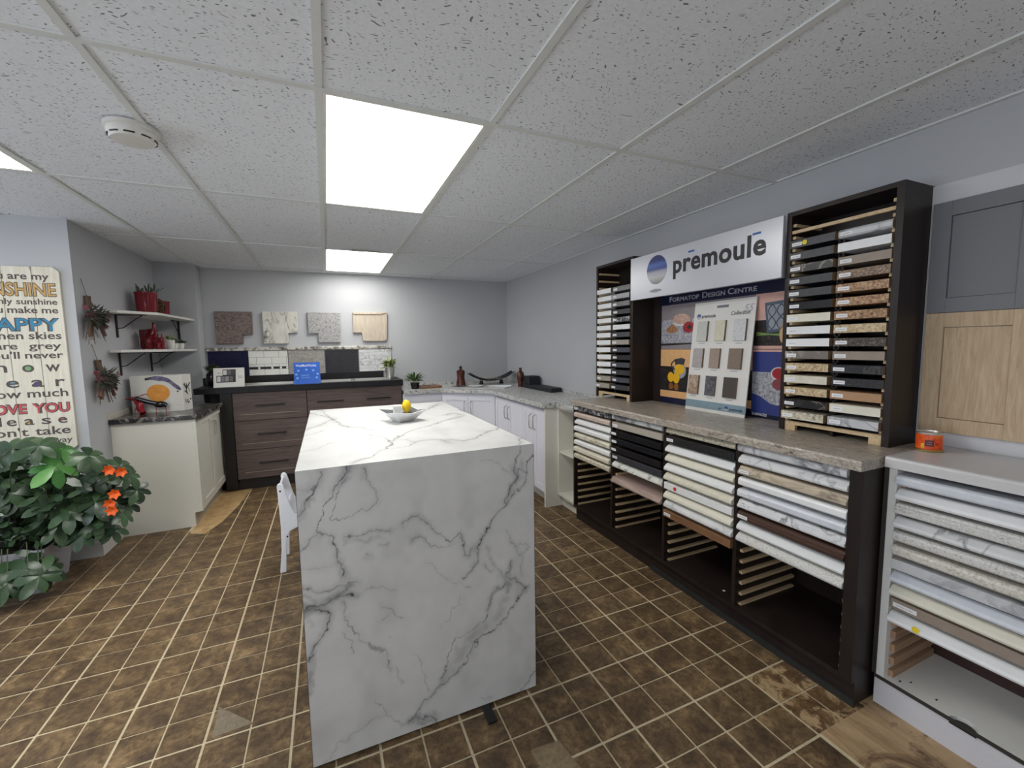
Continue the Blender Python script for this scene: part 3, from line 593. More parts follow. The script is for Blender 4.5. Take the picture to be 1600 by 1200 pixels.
for k in range(15):
    z=wz(k)-.018
    if z<.14: break
    for yy in (wy1-.046,wy0+.0205):
        hh=.015 if k<10 else .030
        if pr is None or k==10: o=MB().box(WX+.028,2.22,yy,yy+.0155,z-hh,z-.0003).build('support_rail',wood('aged_pine',rgb(150,118,92),rgb(178,146,116),9,(.3,3,3),.7),t); pr=o
        else:
            o=bpy.data.objects.new('support_rail',pr.data); COL.objects.link(o); place(o,Vector(((WX+.028+2.22)/2,yy+.00775,z-hh)),t)
M_WC=plain('pale_grey_laminate',rgb(206,204,204),.3,var=.02)
counter('countertop',1.872,2.249,wy0-.01,.868,.982,.0395,M_WC,'pale grey laminate countertop on the white rack under the orange tin')
WRB=[('bluewhite','bull'),('white','slope'),('speckwhite','ogee'),('marble','slope'),('speckwhite','bull'),('paleflecked','bull'),('greymarble','flat'),('bluewhite','slope'),('ivory','slope'),('taupe','flat'),('white','slope')]
for k,(fin,shp) in enumerate(WRB):
    board(WX-.014+R.uniform(-.006,.006)+(0 if k!=9 else .012),2.21,wy0+.024,wy1-.034,wz(k)-.018,.036,fin,'%s long sample board, %s from the top in the white rack at the right'%(NAMES[fin],ORD[k]),'long sample boards in the white rack',shp,.07 if k==9 else False,False,'yellow' if k==10 else None)
# painted white backboard and two cabinet door samples
o=MB().box(2.2505,2.2695,wy0,.944,.9825,2.012).build('display_backboard',plain('backboard_white',rgb(208,208,212),.4,var=.015)); tag(o,'white backboard on the wall behind the sample cabinet doors','backboard')
def shaker(y1,y0,z0,z1,mat,panel_mat,label,fw=.056):
    t=thing('door_sample',(2.24,(y0+y1)/2,z0),label,'cabinet door','cabinet door samples')
    x0,x1=2.2305,2.2502
    MB().box(x0,x1,y1-fw,y1,z0,z1).build('stile',mat,t,bev=.0008); MB().box(x0,x1,y0,y0+fw,z0,z1).build('stile',mat,t,bev=.0008)
    MB().box(x0,x1,y0+fw,y1-fw,z1-fw,z1).build('rail',mat,t,bev=.0008); MB().box(x0,x1,y0+fw,y1-fw,z0,z0+fw).build('rail',mat,t,bev=.0008)
    MB().box(x0+.008,x1,y0+fw+.0015,y1-fw-.0015,z0+fw+.0015,z1-fw-.0015).build('centre_panel',panel_mat,t)
    return t
M_GD=plain('charcoal_grey_paint',rgb(118,119,124),.55,var=.03,scale=200)
M_OAK=wood('limed_oak',rgb(176,150,118),rgb(204,180,148),7,(1,9,.8),.5,1.6); M_OAKH=wood('limed_oak_rail',rgb(176,150,118),rgb(200,176,144),7,(1,.8,9),.5,1.2)
shaker(.930,.632,1.512,1.937,M_GD,M_GD,'charcoal grey shaker cabinet door sample mounted above the oak door')
shaker(.930,.632,1.040,1.5105,M_OAK,M_OAK,'light oak shaker cabinet door sample mounted below the grey door')
shaker(.626,.20,1.512,1.937,M_OAK,M_OAK,'light oak cabinet door sample hidden beyond the right edge, upper one'); shaker(.626,.20,1.040,1.500,M_WHITE,M_WHITE,'white cabinet door sample hidden beyond the right edge, lower one')
# orange tin
cx,cy,cz=2.11,.842,.9825
t=thing('tin_can',(cx,cy,cz),'orange printed tin with a gold base rim on the pale grey countertop','tin')
MB().lathe(cx,cy,[(.041,cz),(.0425,cz+.003),(.0425,cz+.007),(.040,cz+.009)],28).build('base_rim',plain('gold_tin',rgb(196,172,110),.3,metal=.9),t,smooth=True)
def tinmat():
    m,nt,b=newmat('tin_orange_print'); v=coords(nt,rnd=False); f=noise(nt,v,34,3,.6)
    nt.links.new(ramp(nt,f,[(.35,rgb(206,66,20)),(.5,rgb(226,88,26)),(.68,rgb(236,134,40))]),b.inputs['Base Color']); b.inputs['Roughness'].default_value=.3; return m
MB().lathe(cx,cy,[(.039,cz+.009),(.039,cz+.066)],28).build('can_body',tinmat(),t,smooth=True)
MB().lathe(cx,cy,[(.040,cz+.066),(.041,cz+.068),(.041,cz+.072),(.038,cz+.073),(.037,cz+.069)],28).build('lid_rim',M_STEEL,t,smooth=True)
def wrap(a0,a1,z0,z1,mat,name,r=.0395):
    b=MB(); n=6
    for k in range(n):
        p=a0+(a1-a0)*k/n; q=a0+(a1-a0)*(k+1)/n
        b.face([(cx+r*math.cos(p),cy+r*math.sin(p),z0),(cx+r*math.cos(q),cy+r*math.sin(q),z0),(cx+r*math.cos(q),cy+r*math.sin(q),z1),(cx+r*math.cos(p),cy+r*math.sin(p),z1)])
    return b.build(name,mat,t)
base=math.atan2(-cy,-cx)
wrap(base+.35,base-.3,cz+.022,cz+.046,plain('maroon_print',rgb(84,26,30),.4),'label_print')
wrap(base-.34,base-.6,cz+.014,cz+.032,plain('tin_yellow',rgb(226,176,40),.4),'label_print'); wrap(base+.75,base+.42,cz+.026,cz+.038,plain('tin_red',rgb(196,44,32),.4),'label_print')
for k in range(2): wrap(base+.25-.05*k,base-.2+.07*k,cz+.029+.008*k,cz+.0305+.008*k,plain('tin_lilac',rgb(150,110,130),.4),'label_print',.0397)
# ------------------------------------------------------------------ brand sign between the towers
SX=2.030; wn=(0,-1,0); up=(0,0,1)
t=thing('wall_sign',(SX,1.96,1.715),'wide silver white sign board with a blue ball between the dark towers','sign')
M_SIGN=plain('silver_sign',rgb(206,208,216),.28,metal=.25,var=.01)
MB().box(SX,SX+.016,1.402,2.518,1.715,2.008).build('sign_board',M_SIGN,t,bev=.0015)
M_LET=plain('sign_letter_black',rgb(40,36,40),.4); M_BLU=plain('sign_bar_blue',rgb(48,98,170),.4)
o=text('premoule',.152,M_LET,t,'sign_lettering',(SX-.0006,2.107,1.847),wn,up,'LEFT',1.0,.0044,0,False,.0006,1.06)
ys=[v.co.y for v in o.data.vertices]; o.data.transform(Matrix.Translation((0,-max(ys),0))); o.data.transform(Matrix.Diagonal((1,.622/(max(ys)-min(ys)),1,1)))
for y,z in ((1.962,1.948),(1.538,1.950)): MB().box(SX-.001,SX-.0001,y-.022,y+.024,z,z+.011).build('accent_bar',M_BLU,t)
def ballmat():
    m,nt,b=newmat('printed_ball'); tc=nt.nodes.new('ShaderNodeTexCoord'); sp=nt.nodes.new('ShaderNodeSeparateXYZ'); nt.links.new(tc.outputs['Generated'],sp.inputs[0])
    nt.links.new(ramp(nt,sp.outputs[2],[(.0,rgb(128,126,128)),(.25,rgb(190,188,190)),(.42,rgb(168,168,184)),(.52,rgb(62,76,140)),(.68,rgb(70,104,178)),(.82,rgb(44,52,118)),(1,rgb(60,62,104))]),b.inputs['Base Color']); b.inputs['Roughness'].default_value=.3; return m
M_BALL=ballmat()
def disc(x0,x1,y,z,ry,rz,mat,name,par,n=28): return MB().prism([(y+ry*math.cos(2*math.pi*k/n),z+rz*math.sin(2*math.pi*k/n)) for k in range(n)],0,x0,x1).build(name,mat,par)
disc(SX-.0012,SX-.0001,2.254,1.892,.093,.094,M_BALL,'printed_ball',t)
disc(SX-.001,SX-.0001,2.262,1.757,.056,.011,plain('print_shadow_grey',rgb(150,150,158),.4),'printed_shadow',t)
# ------------------------------------------------------------------ poster behind the counter
PX=2.2485
t=thing('poster',(PX,1.95,.98),'large navy poster with four kitchen photographs standing on the dark rack counter','poster')
MB().box(PX,PX+.019,1.4005,2.441,.9755,1.742).build('poster_sheet',M_NAVY,t)
U=lambda u:2.44-u
lay=[0]
def flat(poly,mat,name,par=t):
    lay[0]+=1; d=.0002*lay[0]
    return MB().prism([(U(u),z) for u,z in poly],0,PX-d,PX-d+.00018).build(name,mat,par)
def rect(u0,u1,z0,z1): return [(u0,z0),(u1,z0),(u1,z1),(u0,z1)]
def ell(u,z,a,b,n=18): return [(u+a*math.cos(2*math.pi*k/n),z+b*math.sin(2*math.pi*k/n)) for k in range(n)]
PG=plain('print_warm_grey',rgb(140,132,136),.35); PSP=speckle('print_white_granite',[(.35,rgb(96,96,104)),(.5,rgb(168,168,176)),(.7,rgb(206,206,212))],60,.35)
PBL=speckle('print_black_granite',[(.4,rgb(30,26,26)),(.58,rgb(52,46,46)),(.72,rgb(110,104,104))],70,.3)
POR=plain('print_peach',rgb(226,176,122),.35); PPK=plain('print_pink',rgb(216,172,160),.35); PBU=plain('print_blue',rgb(52,64,128),.35)
PYL=plain('print_lemon',rgb(232,180,40),.35); PRD=plain('print_red',rgb(160,36,44),.35); PBR=speckle('print_nut_brown',[(.35,rgb(120,70,40)),(.6,rgb(190,140,100))],120,.4)
PCK=speckle('print_nut_cake',[(.38,rgb(140,80,62)),(.5,rgb(206,170,150)),(.65,rgb(226,206,196))],150,.4); PLT=plain('print_white',rgb(214,212,214),.35); PFR=plain('print_slate_frame',rgb(78,92,112),.35); PGL=plain('print_pale_glass',rgb(150,156,164),.35)
PMU=plain('print_dark_glass',rgb(64,62,70),.35); PGR=plain('print_stem_green',rgb(120,150,80),.35)
UL=flat(rect(.004,.74,1.364,1.675),PG,'photo_upper_left')
flat([(.004,1.404),(.33,1.415),(.74,1.41),(.74,1.575),(.004,1.572)],PSP,'granite_print'); flat([(.004,1.388),(.33,1.40),(.74,1.40),(.74,1.412),(.004,1.404)],PBL,'granite_edge_print')
flat(ell(.19,1.545,.07,.02),PLT,'dish_print'); flat(ell(.19,1.572,.078,.036),PCK,'cake_print'); flat(ell(.108,1.50,.055,.024),PBR,'nut_print'); flat(ell(.112,1.516,.03,.02),PBR,'nut_print'); flat(ell(.258,1.513,.05,.038),PRD,'flower_print'); flat(ell(.265,1.513,.018,.014),M_INK,'flower_print')
flat(rect(.004,.74,1.02,1.362),POR,'photo_lower_left'); flat(rect(.004,.74,1.068,1.242),PBL,'granite_print')
flat(ell(.188,1.215,.058,.055),PGL,'pitcher_print'); flat([(.148,1.255),(.226,1.258),(.238,1.295),(.205,1.305),(.135,1.292)],PMU,'pitcher_print')
hd=MB(); lay[0]+=1; hd.tube([(PX-.0045,U(.148-.036*math.sin(math.pi*k/8)),1.29-.07*k/8) for k in range(9)],.004,5); hd.build('pitcher_handle_print',PMU,t)
flat(ell(.185,1.224,.048,.036),PYL,'lemon_print'); flat(ell(.106,1.166,.030,.036),PYL,'lemon_print'); flat(ell(.158,1.162,.031,.038),PYL,'lemon_print'); flat(ell(.11,1.102,.022,.024),plain('print_amber',rgb(140,92,44),.35),'reflection_print'); flat(ell(.16,1.10,.022,.024),plain('print_amber',rgb(140,92,44),.35),'reflection_print')
flat(rect(.745,1.035,1.368,1.675),PPK,'photo_upper_right'); flat(rect(.745,1.035,1.385,1.528),PBL,'granite_print')
flat([(.803,1.622),(.99,1.634),(.99,1.472),(.822,1.455)],PFR,'frame_print'); flat([(.818,1.606),(.99,1.615),(.99,1.485),(.832,1.472)],PGL,'frame_glass_print')
for k in range(3):
    for sg in (-1,1):
        c=.848+.05*k; fb=MB(); lay[0]+=1
        fb.tube([(PX-.0062,U(c+sg*.022*math.sin(2*math.pi*j/12)),1.475+.135*j/12) for j in range(13)],.0022,4); fb.build('lattice_print',PFR,t)
flat([(.76,1.462),(.76,1.452),(.90,1.438),(.91,1.444)],PGR,'stem_print'); flat([(.76,1.448),(.76,1.442),(.90,1.446),(.90,1.452)],PGR,'stem_print'); flat(ell(.915,1.45,.02,.05),plain('print_buff',rgb(206,170,128),.35),'flower_print')
flat(rect(.745,1.035,1.236,1.352),PBU,'photo_lower_right'); flat([(.745,1.06),(.93,1.06),(1.035,1.03),(1.035,1.24),(.745,1.238)],PSP,'granite_print'); flat([(.745,1.352),(1.035,1.352),(1.035,1.364),(.745,1.364)],PPK,'photo_edge')
flat(ell(.90,1.232,.045,.038),PLT,'bowl_print'); flat(ell(.90,1.234,.037,.030),PRD,'bowl_print'); flat(ell(.905,1.175,.04,.032),plain('print_dull_red',rgb(136,70,76),.35),'reflection_print')
flat([(.745,1.115),(.80,1.10),(.86,1.065),(1.035,1.035),(1.035,1.0),(.745,1.0)],PBU,'blue_base_print')
PTX=plain('print_silver_letters',rgb(176,178,190),.35)
def fitw(o,width):
    ys=[v.co.y for v in o.data.vertices]; k=width/(max(ys)-min(ys)); m_=max(ys)
    o.data.transform(Matrix.Translation((0,-m_,0))); o.data.transform(Matrix.Diagonal((1,k,1,1))); return o
for w_,u0,u1 in (('Formatop',.088,.349),('Design',.375,.546),('Centre',.565,.756)): fitw(text(w_,.050,PTX,t,'poster_lettering',(PX-.0095,U(u0),1.695),wn,up,'LEFT',1,.0006,0,True,.0003),u1-u0)
text('SURFACES',.020,plain('print_white2',rgb(220,220,228),.35),t,'poster_lettering',(PX-.0095,U(.752),.990),wn,up,'LEFT',1.0,.0004,0,False,.0003)
# ------------------------------------------------------------------ leaning sample display card
t=thing('sample_card',(2.15,1.9,.9755),'tall white leaning display card with nine small stone samples','display card')
xb,xt,zb,zt=2.158,2.228,.9755,1.662; sl=(xt-xb)/(zt-zb)
cu=Vector((sl,0,1)).normalized(); nx=Vector((-1,0,sl)).normalized()
def cp(y,z,d=0):           # a point of the card's front plane
    p=Vector((xb+(z-zb)*sl,y,z))+nx*d; return p
def cbox(y0,y1,z0,z1,d0,d1,mat,name,mc=None,par=None):
    b=MB(); q=[cp(y,z,d) for d in (d0,d1) for y,z in ((y0,z0),(y1,z0),(y1,z1),(y0,z1))]
    for k,f in enumerate(((0,1,2,3),(7,6,5,4),(0,4,5,1),(2,6,7,3),(1,5,6,2),(3,7,4,0))): b.face([q[a] for a in f],1 if (mc and k in(4,5)) else 0)
    return b.build(name,[mat]+([mc] if mc else []),par or t)
CY1,CY0=2.109,1.672
M_CARD=plain('white_card',rgb(222,220,216),.45,var=.01)
cbox(CY0,CY1,zb,zt,-.006,0,M_CARD,'card_sheet')
cbox(CY0,CY1,.995,1.042,.0001,.0007,plain('card_blue_stripe',rgb(128,150,162),.45),'blue_stripe')
cbox(1.852,1.935,1.618,1.634,.0001,.0007,plain('handle_hole_grey',rgb(120,122,128),.6),'handle_slot')
fin=[['lightgrey','cream','speckwhite'],['greige','pinkwood','taupe'],['tangranite','slate','taupe']]
FIN['c1']=speckle('chip_grey_white',[(.3,rgb(186,186,180)),(.7,rgb(204,204,198))],50); FIN['c2']=plain('chip_cream',rgb(208,204,182),.4); FIN['c3']=speckle('chip_white_fleck',[(.36,rgb(140,142,146)),(.44,rgb(206,207,209)),(.7,rgb(214,215,216))],160)
FIN['c4']=plain('chip_mauve_grey',rgb(170,162,160),.4,var=.08); FIN['c5']=speckle('chip_pink_brown',[(.3,rgb(146,126,114)),(.7,rgb(170,150,138))],60); FIN['c6']=speckle('chip_brown',[(.3,rgb(118,102,90)),(.7,rgb(138,122,108))],70)
FIN['c7']=marble('chip_veined_tan',rgb(162,134,114),rgb(196,176,156),12,.4,.05); FIN['c8']=speckle('chip_dark_mottle',[(.35,rgb(60,60,66)),(.5,rgb(92,92,98)),(.7,rgb(130,130,134))],60); FIN['c9']=plain('chip_umber',rgb(76,68,62),.4,var=.1)
M_CHE=plain('chip_core_brown',rgb(122,104,86),.6)
n_=0
for ys,zs in (([(2.072,1.995),(1.937,1.865),(1.806,1.725)],(1.416,1.54)),([(2.086,2.01),(1.957,1.885),(1.820,1.735)],(1.25,1.37)),([(2.102,2.025),(1.968,1.898),(1.836,1.75)],(1.079,1.20))):
    for (a,b2) in ys:
        n_+=1; cbox(b2-.012,a-.012,zs[0],zs[1],.0001,.014,FIN['c%d'%n_],'stone_chip',M_CHE)
        cbox((a+b2)/2-.03,(a+b2)/2+.015,zs[0]-.016,zs[0]-.012,.0001,.0006,M_GREY2,'printed_caption')
text('premoule',.032,M_INK,t,'card_lettering',cp(2.045,1.563,.001),(0,-1,0),cu,'LEFT',.86,.0003,0,False,.0003)
text('Collection',.034,M_INK,t,'card_lettering',cp(1.835,1.568,.001),(0,-1,0),cu,'LEFT',.9,.0001,.35,False,.0003)
text('55',.06,plain('card_grey_numerals',rgb(176,176,178),.5),t,'card_lettering',cp(1.752,1.583,.0004),(0,-1,0),cu,'LEFT',1,.001,.35,False,.0002)
text('premoule',.026,M_NAVY,t,'card_lettering',cp(1.775,1.006,.0012),(0,-1,0),cu,'LEFT',.86,.0004,0,False,.0003)
text('par',.018,M_NAVY,t,'card_lettering',cp(1.85,1.006,.0012),(0,-1,0),cu,'LEFT',.86,.0003,0,False,.0003)
for y,z,r in ((2.068,1.573,.017),(1.797,1.014,.014)):
    b=MB(); b.face([cp(y+r*math.cos(2*math.pi*k/20),z+r*math.sin(2*math.pi*k/20),.0011) for k in range(20)]); b.build('printed_ball',M_BALL,t)
# ------------------------------------------------------------------ dark wood sink cabinet on the back wall
KY=4.87; KZ=.985; KT=1.042
def woodx(name,c1,c2,scale=5,rough=.5):
    return wood(name,c1,c2,scale,(.8,1,16),rough,1.0)
M_DW=woodx('grey_brown_woodgrain',rgb(74,62,60),rgb(112,97,93),4); M_DKP=plain('black_brown_panel',rgb(26,22,22),.5)
t=thing('sink_cabinet',(-.1,5.1,0),'grey brown wood grain drawer cabinet under the black counter on the back wall','cabinet')
cc=MB().box(-.972,.755,KY+.0205,5.395,.115,.885); cc.box(-.972,.755,KY+.0205,KY+.04,.885,KZ); cc.box(.735,.755,KY+.04,5.395,.885,KZ); cc.build('carcass',M_DKP,t); MB().box(-.972,.74,KY+.05,5.35,0,.115).build('toe_kick',M_DKP,t)
MB().box(-.972,-.875,KY+.002,KY+.02,.03,KZ).build('filler_panel',M_DKP,t)
def front(x0,x1,z0,z1,hs):
    d=MB().box(x0,x1,KY,KY+.0195,z0,z1); o=d.build('drawer',M_DW,t,bev=.001)
    f=MB(); w=.06
    for a,b2,c,e in ((x0+w,x1-w,z0+w,z0+w+.004),): f.box(a,b2,KY-.0012,KY-.0002,c,e)
    lab(f.build('pale_edge_line',plain('line_beige',rgb(176,158,140),.5),o),'thin pale profile line')
    for hx in hs:
        hz=(z0+z1)/2+.012
        h=MB().box(hx-.13,hx+.13,KY-.036,KY-.026,hz-.006,hz+.006)
        for k in (-.115,.115): h.box(hx+k-.005,hx+k+.005,KY-.027,KY-.0002,hz-.005,hz+.005)
        h.build('handle',M_BLACK,o)
for z0,z1 in ((.702,KZ-.004),(.408,.697),(.118,.403)): front(-.868,-.218,z0,z1,[-.545])
front(-.212,.748,.70,KZ-.004,[.01,.50])
for z0,z1 in ((.408,.695),(.118,.403)): front(-.212,.265,z0,z1,[.03]); front(.27,.748,z0,z1,[.51])
def gtop(name,x0,x1,y0,y1,z0,z1,mat,label,holes):
    """counter slab with rectangular openings: built from strips"""
    xs=sorted({x0,x1}|{h[0] for h in holes}|{h[1] for h in holes}); b=MB()
    for a,c in zip(xs[:-1],xs[1:]):
        hh=[h for h in holes if h[0]<=a and c<=h[1]]
        if hh:
            b.box(a,c,y0,hh[0][2],z0,z1); b.box(a,c,hh[0][3],y1,z0,z1)
        else: b.box(a,c,y0,y1,z0,z1)
    return b
M_BLG=speckle('black_stone_laminate',[(.35,rgb(24,24,27)),(.6,rgb(38,38,42)),(.75,rgb(54,54,58))],40,.45)
M_BLG.node_tree.nodes['Principled BSDF'].inputs['Specular IOR Level'].default_value=.25
S1=(-.93,-.33,4.96,5.30); S2=(-.10,.63,4.96,5.30)
o=gtop('countertop',-1.169,.765,KY-.03,5.399,KZ+.0005,KT,M_BLG,'',[S1,S2]).build('countertop',M_BLG); tag(o,'black stone look countertop with two steel sinks','countertop')
b=MB().box(-1.15,.62,5.376,5.3985,KT+.0005,1.118); b.box(-1.1695,-1.15,5.205,5.3985,KT+.0005,1.118)
o=b.build('backsplash',M_BLG); tag(o,'low black backsplash strip behind the two steel sinks','backsplash')
def sink(x0,x1,y0,y1,z,bowls,label,rot=None):
    t=thing('sink',((x0+x1)/2,(y0+y1)/2,z),label,'sink','inset steel sinks')
    rim=MB(); w=.018
    xs=sorted({x0-w,x1+w}|{q for bb in bowls for q in bb})
    for a,c in zip(xs[:-1],xs[1:]):
        if any(bb[0]<=a and c<=bb[1] for bb in bowls): rim.box(a,c,y0-w,y0+.012,z+.0004,z+.005); rim.box(a,c,y1-.012,y1+w,z+.0004,z+.005)
        else: rim.box(a,c,y0-w,y1+w,z+.0004,z+.005)
    parts=[rim.build('rim',M_STEEL,t)]
    for a,c in bowls:
        d=.15; ya,yb=y0+.012,y1-.012; s=.012
        bw=MB(); T=[(a,ya,z+.0045),(c,ya,z+.0045),(c,yb,z+.0045),(a,yb,z+.0045)]; B=[(a+s,ya+s,z-d),(c-s,ya+s,z-d),(c-s,yb-s,z-d),(a+s,yb-s,z-d)]
        for k in range(4): bw.face([T[k],T[(k+1)%4],B[(k+1)%4],B[k]])
        bw.face(B); parts.append(bw.build('bowl',M_STEEL,t))
        parts.append(MB().lathe((a+c)/2,(ya+yb)/2,[(.035,z-d+.0005),(.035,z-d+.004),(.02,z-d+.005)],14).build('drain',M_BLACK,t))
    return t,parts
sink(*S1,KT,[(S1[0]+.02,S1[1]-.02)],'single bowl steel sink in the black counter beside the white sample card')
sink(*S2,KT,[(-.07,.24),(.28,.60)],'double bowl steel sink in the black counter beside the metal plant pot')
# cards and pots standing on it
t=thing('sample_folder',(-.9,4.97,KT),'small white upright card with grey colour swatches on the black counter','sample card')
MB().prism([(4.897,KT+.0005),(4.903,KT+.0005),(4.953,1.228),(4.947,1.228)],0,-1.02,-.762).build('card_sheet',M_CARD,t)
def onc(x0,x1,f0,f1,mat,name,d=.0006):
    y=lambda f:4.897+.05*f; z=lambda f:KT+.0005+(1.228-KT)*f
    MB().face([(x0,y(f0)-d,z(f0)),(x1,y(f0)-d,z(f0)),(x1,y(f1)-d,z(f1)),(x0,y(f1)-d,z(f1))]).build(name,mat,t)
onc(-.995,-.835,.25,.60,M_INK,'swatch_ground'); onc(-.945,-.835,.60,.92,M_INK,'swatch_ground')
G=[plain('swatch_%d'%k,rgb(k,k,k+2),.5) for k in (206,120,96,84,60,140)]
for k,(xa,g) in enumerate(((-.99,0),(-.956,1),(-.922,5),(-.888,2))): onc(xa,xa+.029,.29,.56,G[g],'swatch',.0012)
for xa,g in ((-.94,0),(-.905,2),(-.872,4)): onc(xa,xa+.03,.64,.88,G[g],'swatch',.0012)
onc(-.815,-.775,.45,.48,M_GREY2,'printed_line'); onc(-.815,-.78,.53,.56,M_GREY2,'printed_line'); onc(-.99,-.955,.72,.75,M_GREY2,'printed_line')
t=thing('brochure',(-.2,4.93,KT),'bright blue brochure card standing between the two steel sinks','brochure')
MB().prism([(4.860,KT+.0005),(4.866,KT+.0005),(4.94,1.262),(4.934,1.262)],0,-.322,-.075).build('card_sheet',plain('bright_blue_card',rgb(36,92,190),.35,var=.1,scale=12),t)
bx=Vector((1,0,0)); bz=Vector((0,.074,.22)).normalized(); bp=lambda x,f:Vector((x,4.860+.074*f-.0012,KT+.0005+.22*f))
M_PW=plain('print_pale_white',rgb(226,232,244),.4)
text('WetMetWorks',.038,M_PW,t,'card_lettering',bp(-.305,.80),bx,bz,'LEFT',.82,.0002,0,False,.0003)
text('DIRECT',.022,plain('print_light_blue',rgb(120,170,226),.4),t,'card_lettering',bp(-.255,.36),bx,bz,'LEFT',1,.0004,0,False,.0003); text('TO SINKS',.018,plain('print_light_blue',rgb(120,170,226),.4),t,'card_lettering',bp(-.255,.26),bx,bz,'LEFT',1,.0002,0,False,.0003)
for xx,ff in ((-.28,.62),(-.205,.66),(-.14,.62),(-.30,.45),(-.10,.45),(-.29,.28),(-.11,.28)):
    b=MB(); b.face([bp(xx+.012*math.cos(k*.7),ff+.05*math.sin(k*.7)) for k in range(9)]); b.build('light_fleck_print',plain('print_light_blue',rgb(120,170,226),.4),t)
# leaves
def leafmesh(name,mat,l=1,w=.42,fold=.10,droop=.22):
    v=[(0,0,0)]; f=[]
    for k,(s,ww) in enumerate(((.18,.45),(.42,.92),(.68,1.0),(.88,.62))):
        z=-droop*s*s; v+=[(s*l,-w*.5*ww,z+fold*ww*w),(s*l,0,z),(s*l,w*.5*ww,z+fold*ww*w)]
    v.append((l,0,-droop))
    f+=[(0,2,1),(0,3,2)]
    for k in range(3):
        a=1+3*k; f+=[(a,a+1,a+4,a+3),(a+1,a+2,a+5,a+4)]
    f+=[(10,11,13),(11,12,13)]
    me=bpy.data.meshes.new(name); me.from_pydata(v,[],f); me.materials.append(mat)
    for p in me.polygons: p.use_smooth=True
    return me
def aim(o,par,org,d,scale,roll=0):
    d=Vector(d).normalized(); place(o,org,par)
    o.rotation_mode='QUATERNION'; q=d.to_track_quat('X','Z'); o.rotation_quaternion=q@Matrix.Rotation(roll,4,'X').to_quaternion(); o.scale=(scale,)*3
def leafmat(name,c1,c2,rough=.4):
    m,nt,b=newmat(name); oi=nt.nodes.new('ShaderNodeObjectInfo')
    v=coords(nt); f=noise(nt,v,14,2); mx=nt.nodes.new('ShaderNodeMath'); mx.operation='MULTIPLY_ADD'; mx.inputs[1].default_value=.5
    nt.links.new(oi.outputs['Random'],mx.inputs[0]); h=nt.nodes.new('ShaderNodeMath'); h.operation='MULTIPLY'; h.inputs[1].default_value=.5; nt.links.new(f,h.inputs[0]); nt.links.new(h.outputs[0],mx.inputs[2])
    nt.links.new(ramp(nt,mx.outputs[0],[(.15,c1),(.8,c2)]),b.inputs['Base Color']); b.inputs['Roughness'].default_value=rough; return m
def potplant(x,y,z,potprof,potmat,label,leafm,n,l,w,up,spread,zc,kind='potted_plant',group=None,cat='plant'):
    t=thing(kind,(x,y,z),label,cat,group)
    MB().lathe(x,y,potprof,18).build('pot',potmat,t,smooth=True)
    rt=potprof[-1][0]; zt=potprof[-1][1]
    me=leafmesh('leaf',leafm,1,w,.1,.35)
    for k in range(n):
        a=R.uniform(0,6.283); e=R.uniform(*up); rr=rt*R.uniform(0,.7)
        o=bpy.data.objects.new('leaf',me); COL.objects.link(o)
        aim(o,t,(x+rr*math.cos(a),y+rr*math.sin(a),zt+R.uniform(0,zc)),(math.cos(a)*math.cos(e)*spread,math.sin(a)*math.cos(e)*spread,math.sin(e)),l*R.uniform(.7,1.15),R.uniform(-.6,.6))
    return t
M_LF1=leafmat('pale_green_leaf',rgb(84,104,50),rgb(176,190,124)); M_LF2=leafmat('mid_green_leaf',rgb(44,66,38),rgb(104,128,78)); M_LF3=leafmat('dark_green_leaf',rgb(26,38,26),rgb(64,84,54))
potplant(.668,5.14,KT+.0005,[(.042,KT+.0005),(.056,1.160),(.059,1.162)],M_STEEL,'small leafy plant in a ribbed steel pot on the right end of the black counter',M_LF1,70,.075,.5,(.1,1.4),1,.06)
potplant(-1.07,5.12,KT+.0005,[(.03,KT+.0005),(.055,1.08),(.05,1.16),(.028,1.19)],plain('black_glass',rgb(20,20,22),.15),'dark vase of small leaves behind the white swatch card',M_LF2,46,.06,.5,(-.1,1.2),1,.05)
# ------------------------------------------------------------------ tile sample panels on the back wall
TPY=5.3995
M_TN=plain('navy_glaze',rgb(26,27,58),.55,spec=.15,var=.1); M_TW=plain('white_glazed_tile',rgb(220,220,214),.2,var=.02); M_TM=marble('marble_strip_tile',rgb(216,217,218),rgb(140,142,150),9,.3,.05)
M_TG=speckle('grey_stone_mosaic',[(.3,rgb(120,116,112)),(.5,rgb(156,152,148)),(.7,rgb(186,182,176))],26,.5); M_TK=plain('black_penny',rgb(34,34,40),.25)
M_GR1=plain('dark_grout',rgb(44,44,70),.8); M_GR2=plain('grey_grout',rgb(120,120,116),.8); M_GR3=plain('pale_grout',rgb(176,176,176),.8)
def tpanel(x0,x1,z0,z1,grout,label):
    t=thing('tile_sample_panel',((x0+x1)/2,TPY,z0),label,'tile panel','tile sample panels on the back wall')
    MB().box(x0,x1,TPY-.010,TPY,z0,z1).build('backing_board',grout,t); return t
def tiles(t,x0,x1,z0,z1,tw,th,g,mat,off=.5,name='tile',skip=None):
    r=0; z=z1; protos={}
    while z>z0+.004:
        za=max(z-th,z0); x=x0-(off*tw if r%2 else 0)
        while x<x1-.003:
            a,b2=max(x,x0),min(x+tw,x1)
            if b2-a>.008 and not(skip and skip(a,b2,za,z)):
                k=(round(b2-a,3),round(z-za,3))
                if k not in protos: o=MB().box(a+g,b2-g,TPY-.016,TPY-.0101,za+g,z-g).build(name,mat,t); protos[k]=o.data
                else:
                    o=bpy.data.objects.new(name,protos[k]); COL.objects.link(o); place(o,Vector(((a+b2)/2,TPY-.01305-.00295+.00295,za+g)),t)
                    o.location.y=(TPY-.01305)-WL[t].y
            x+=tw
        z=za; r+=1
Zb,Zt=1.119,1.391
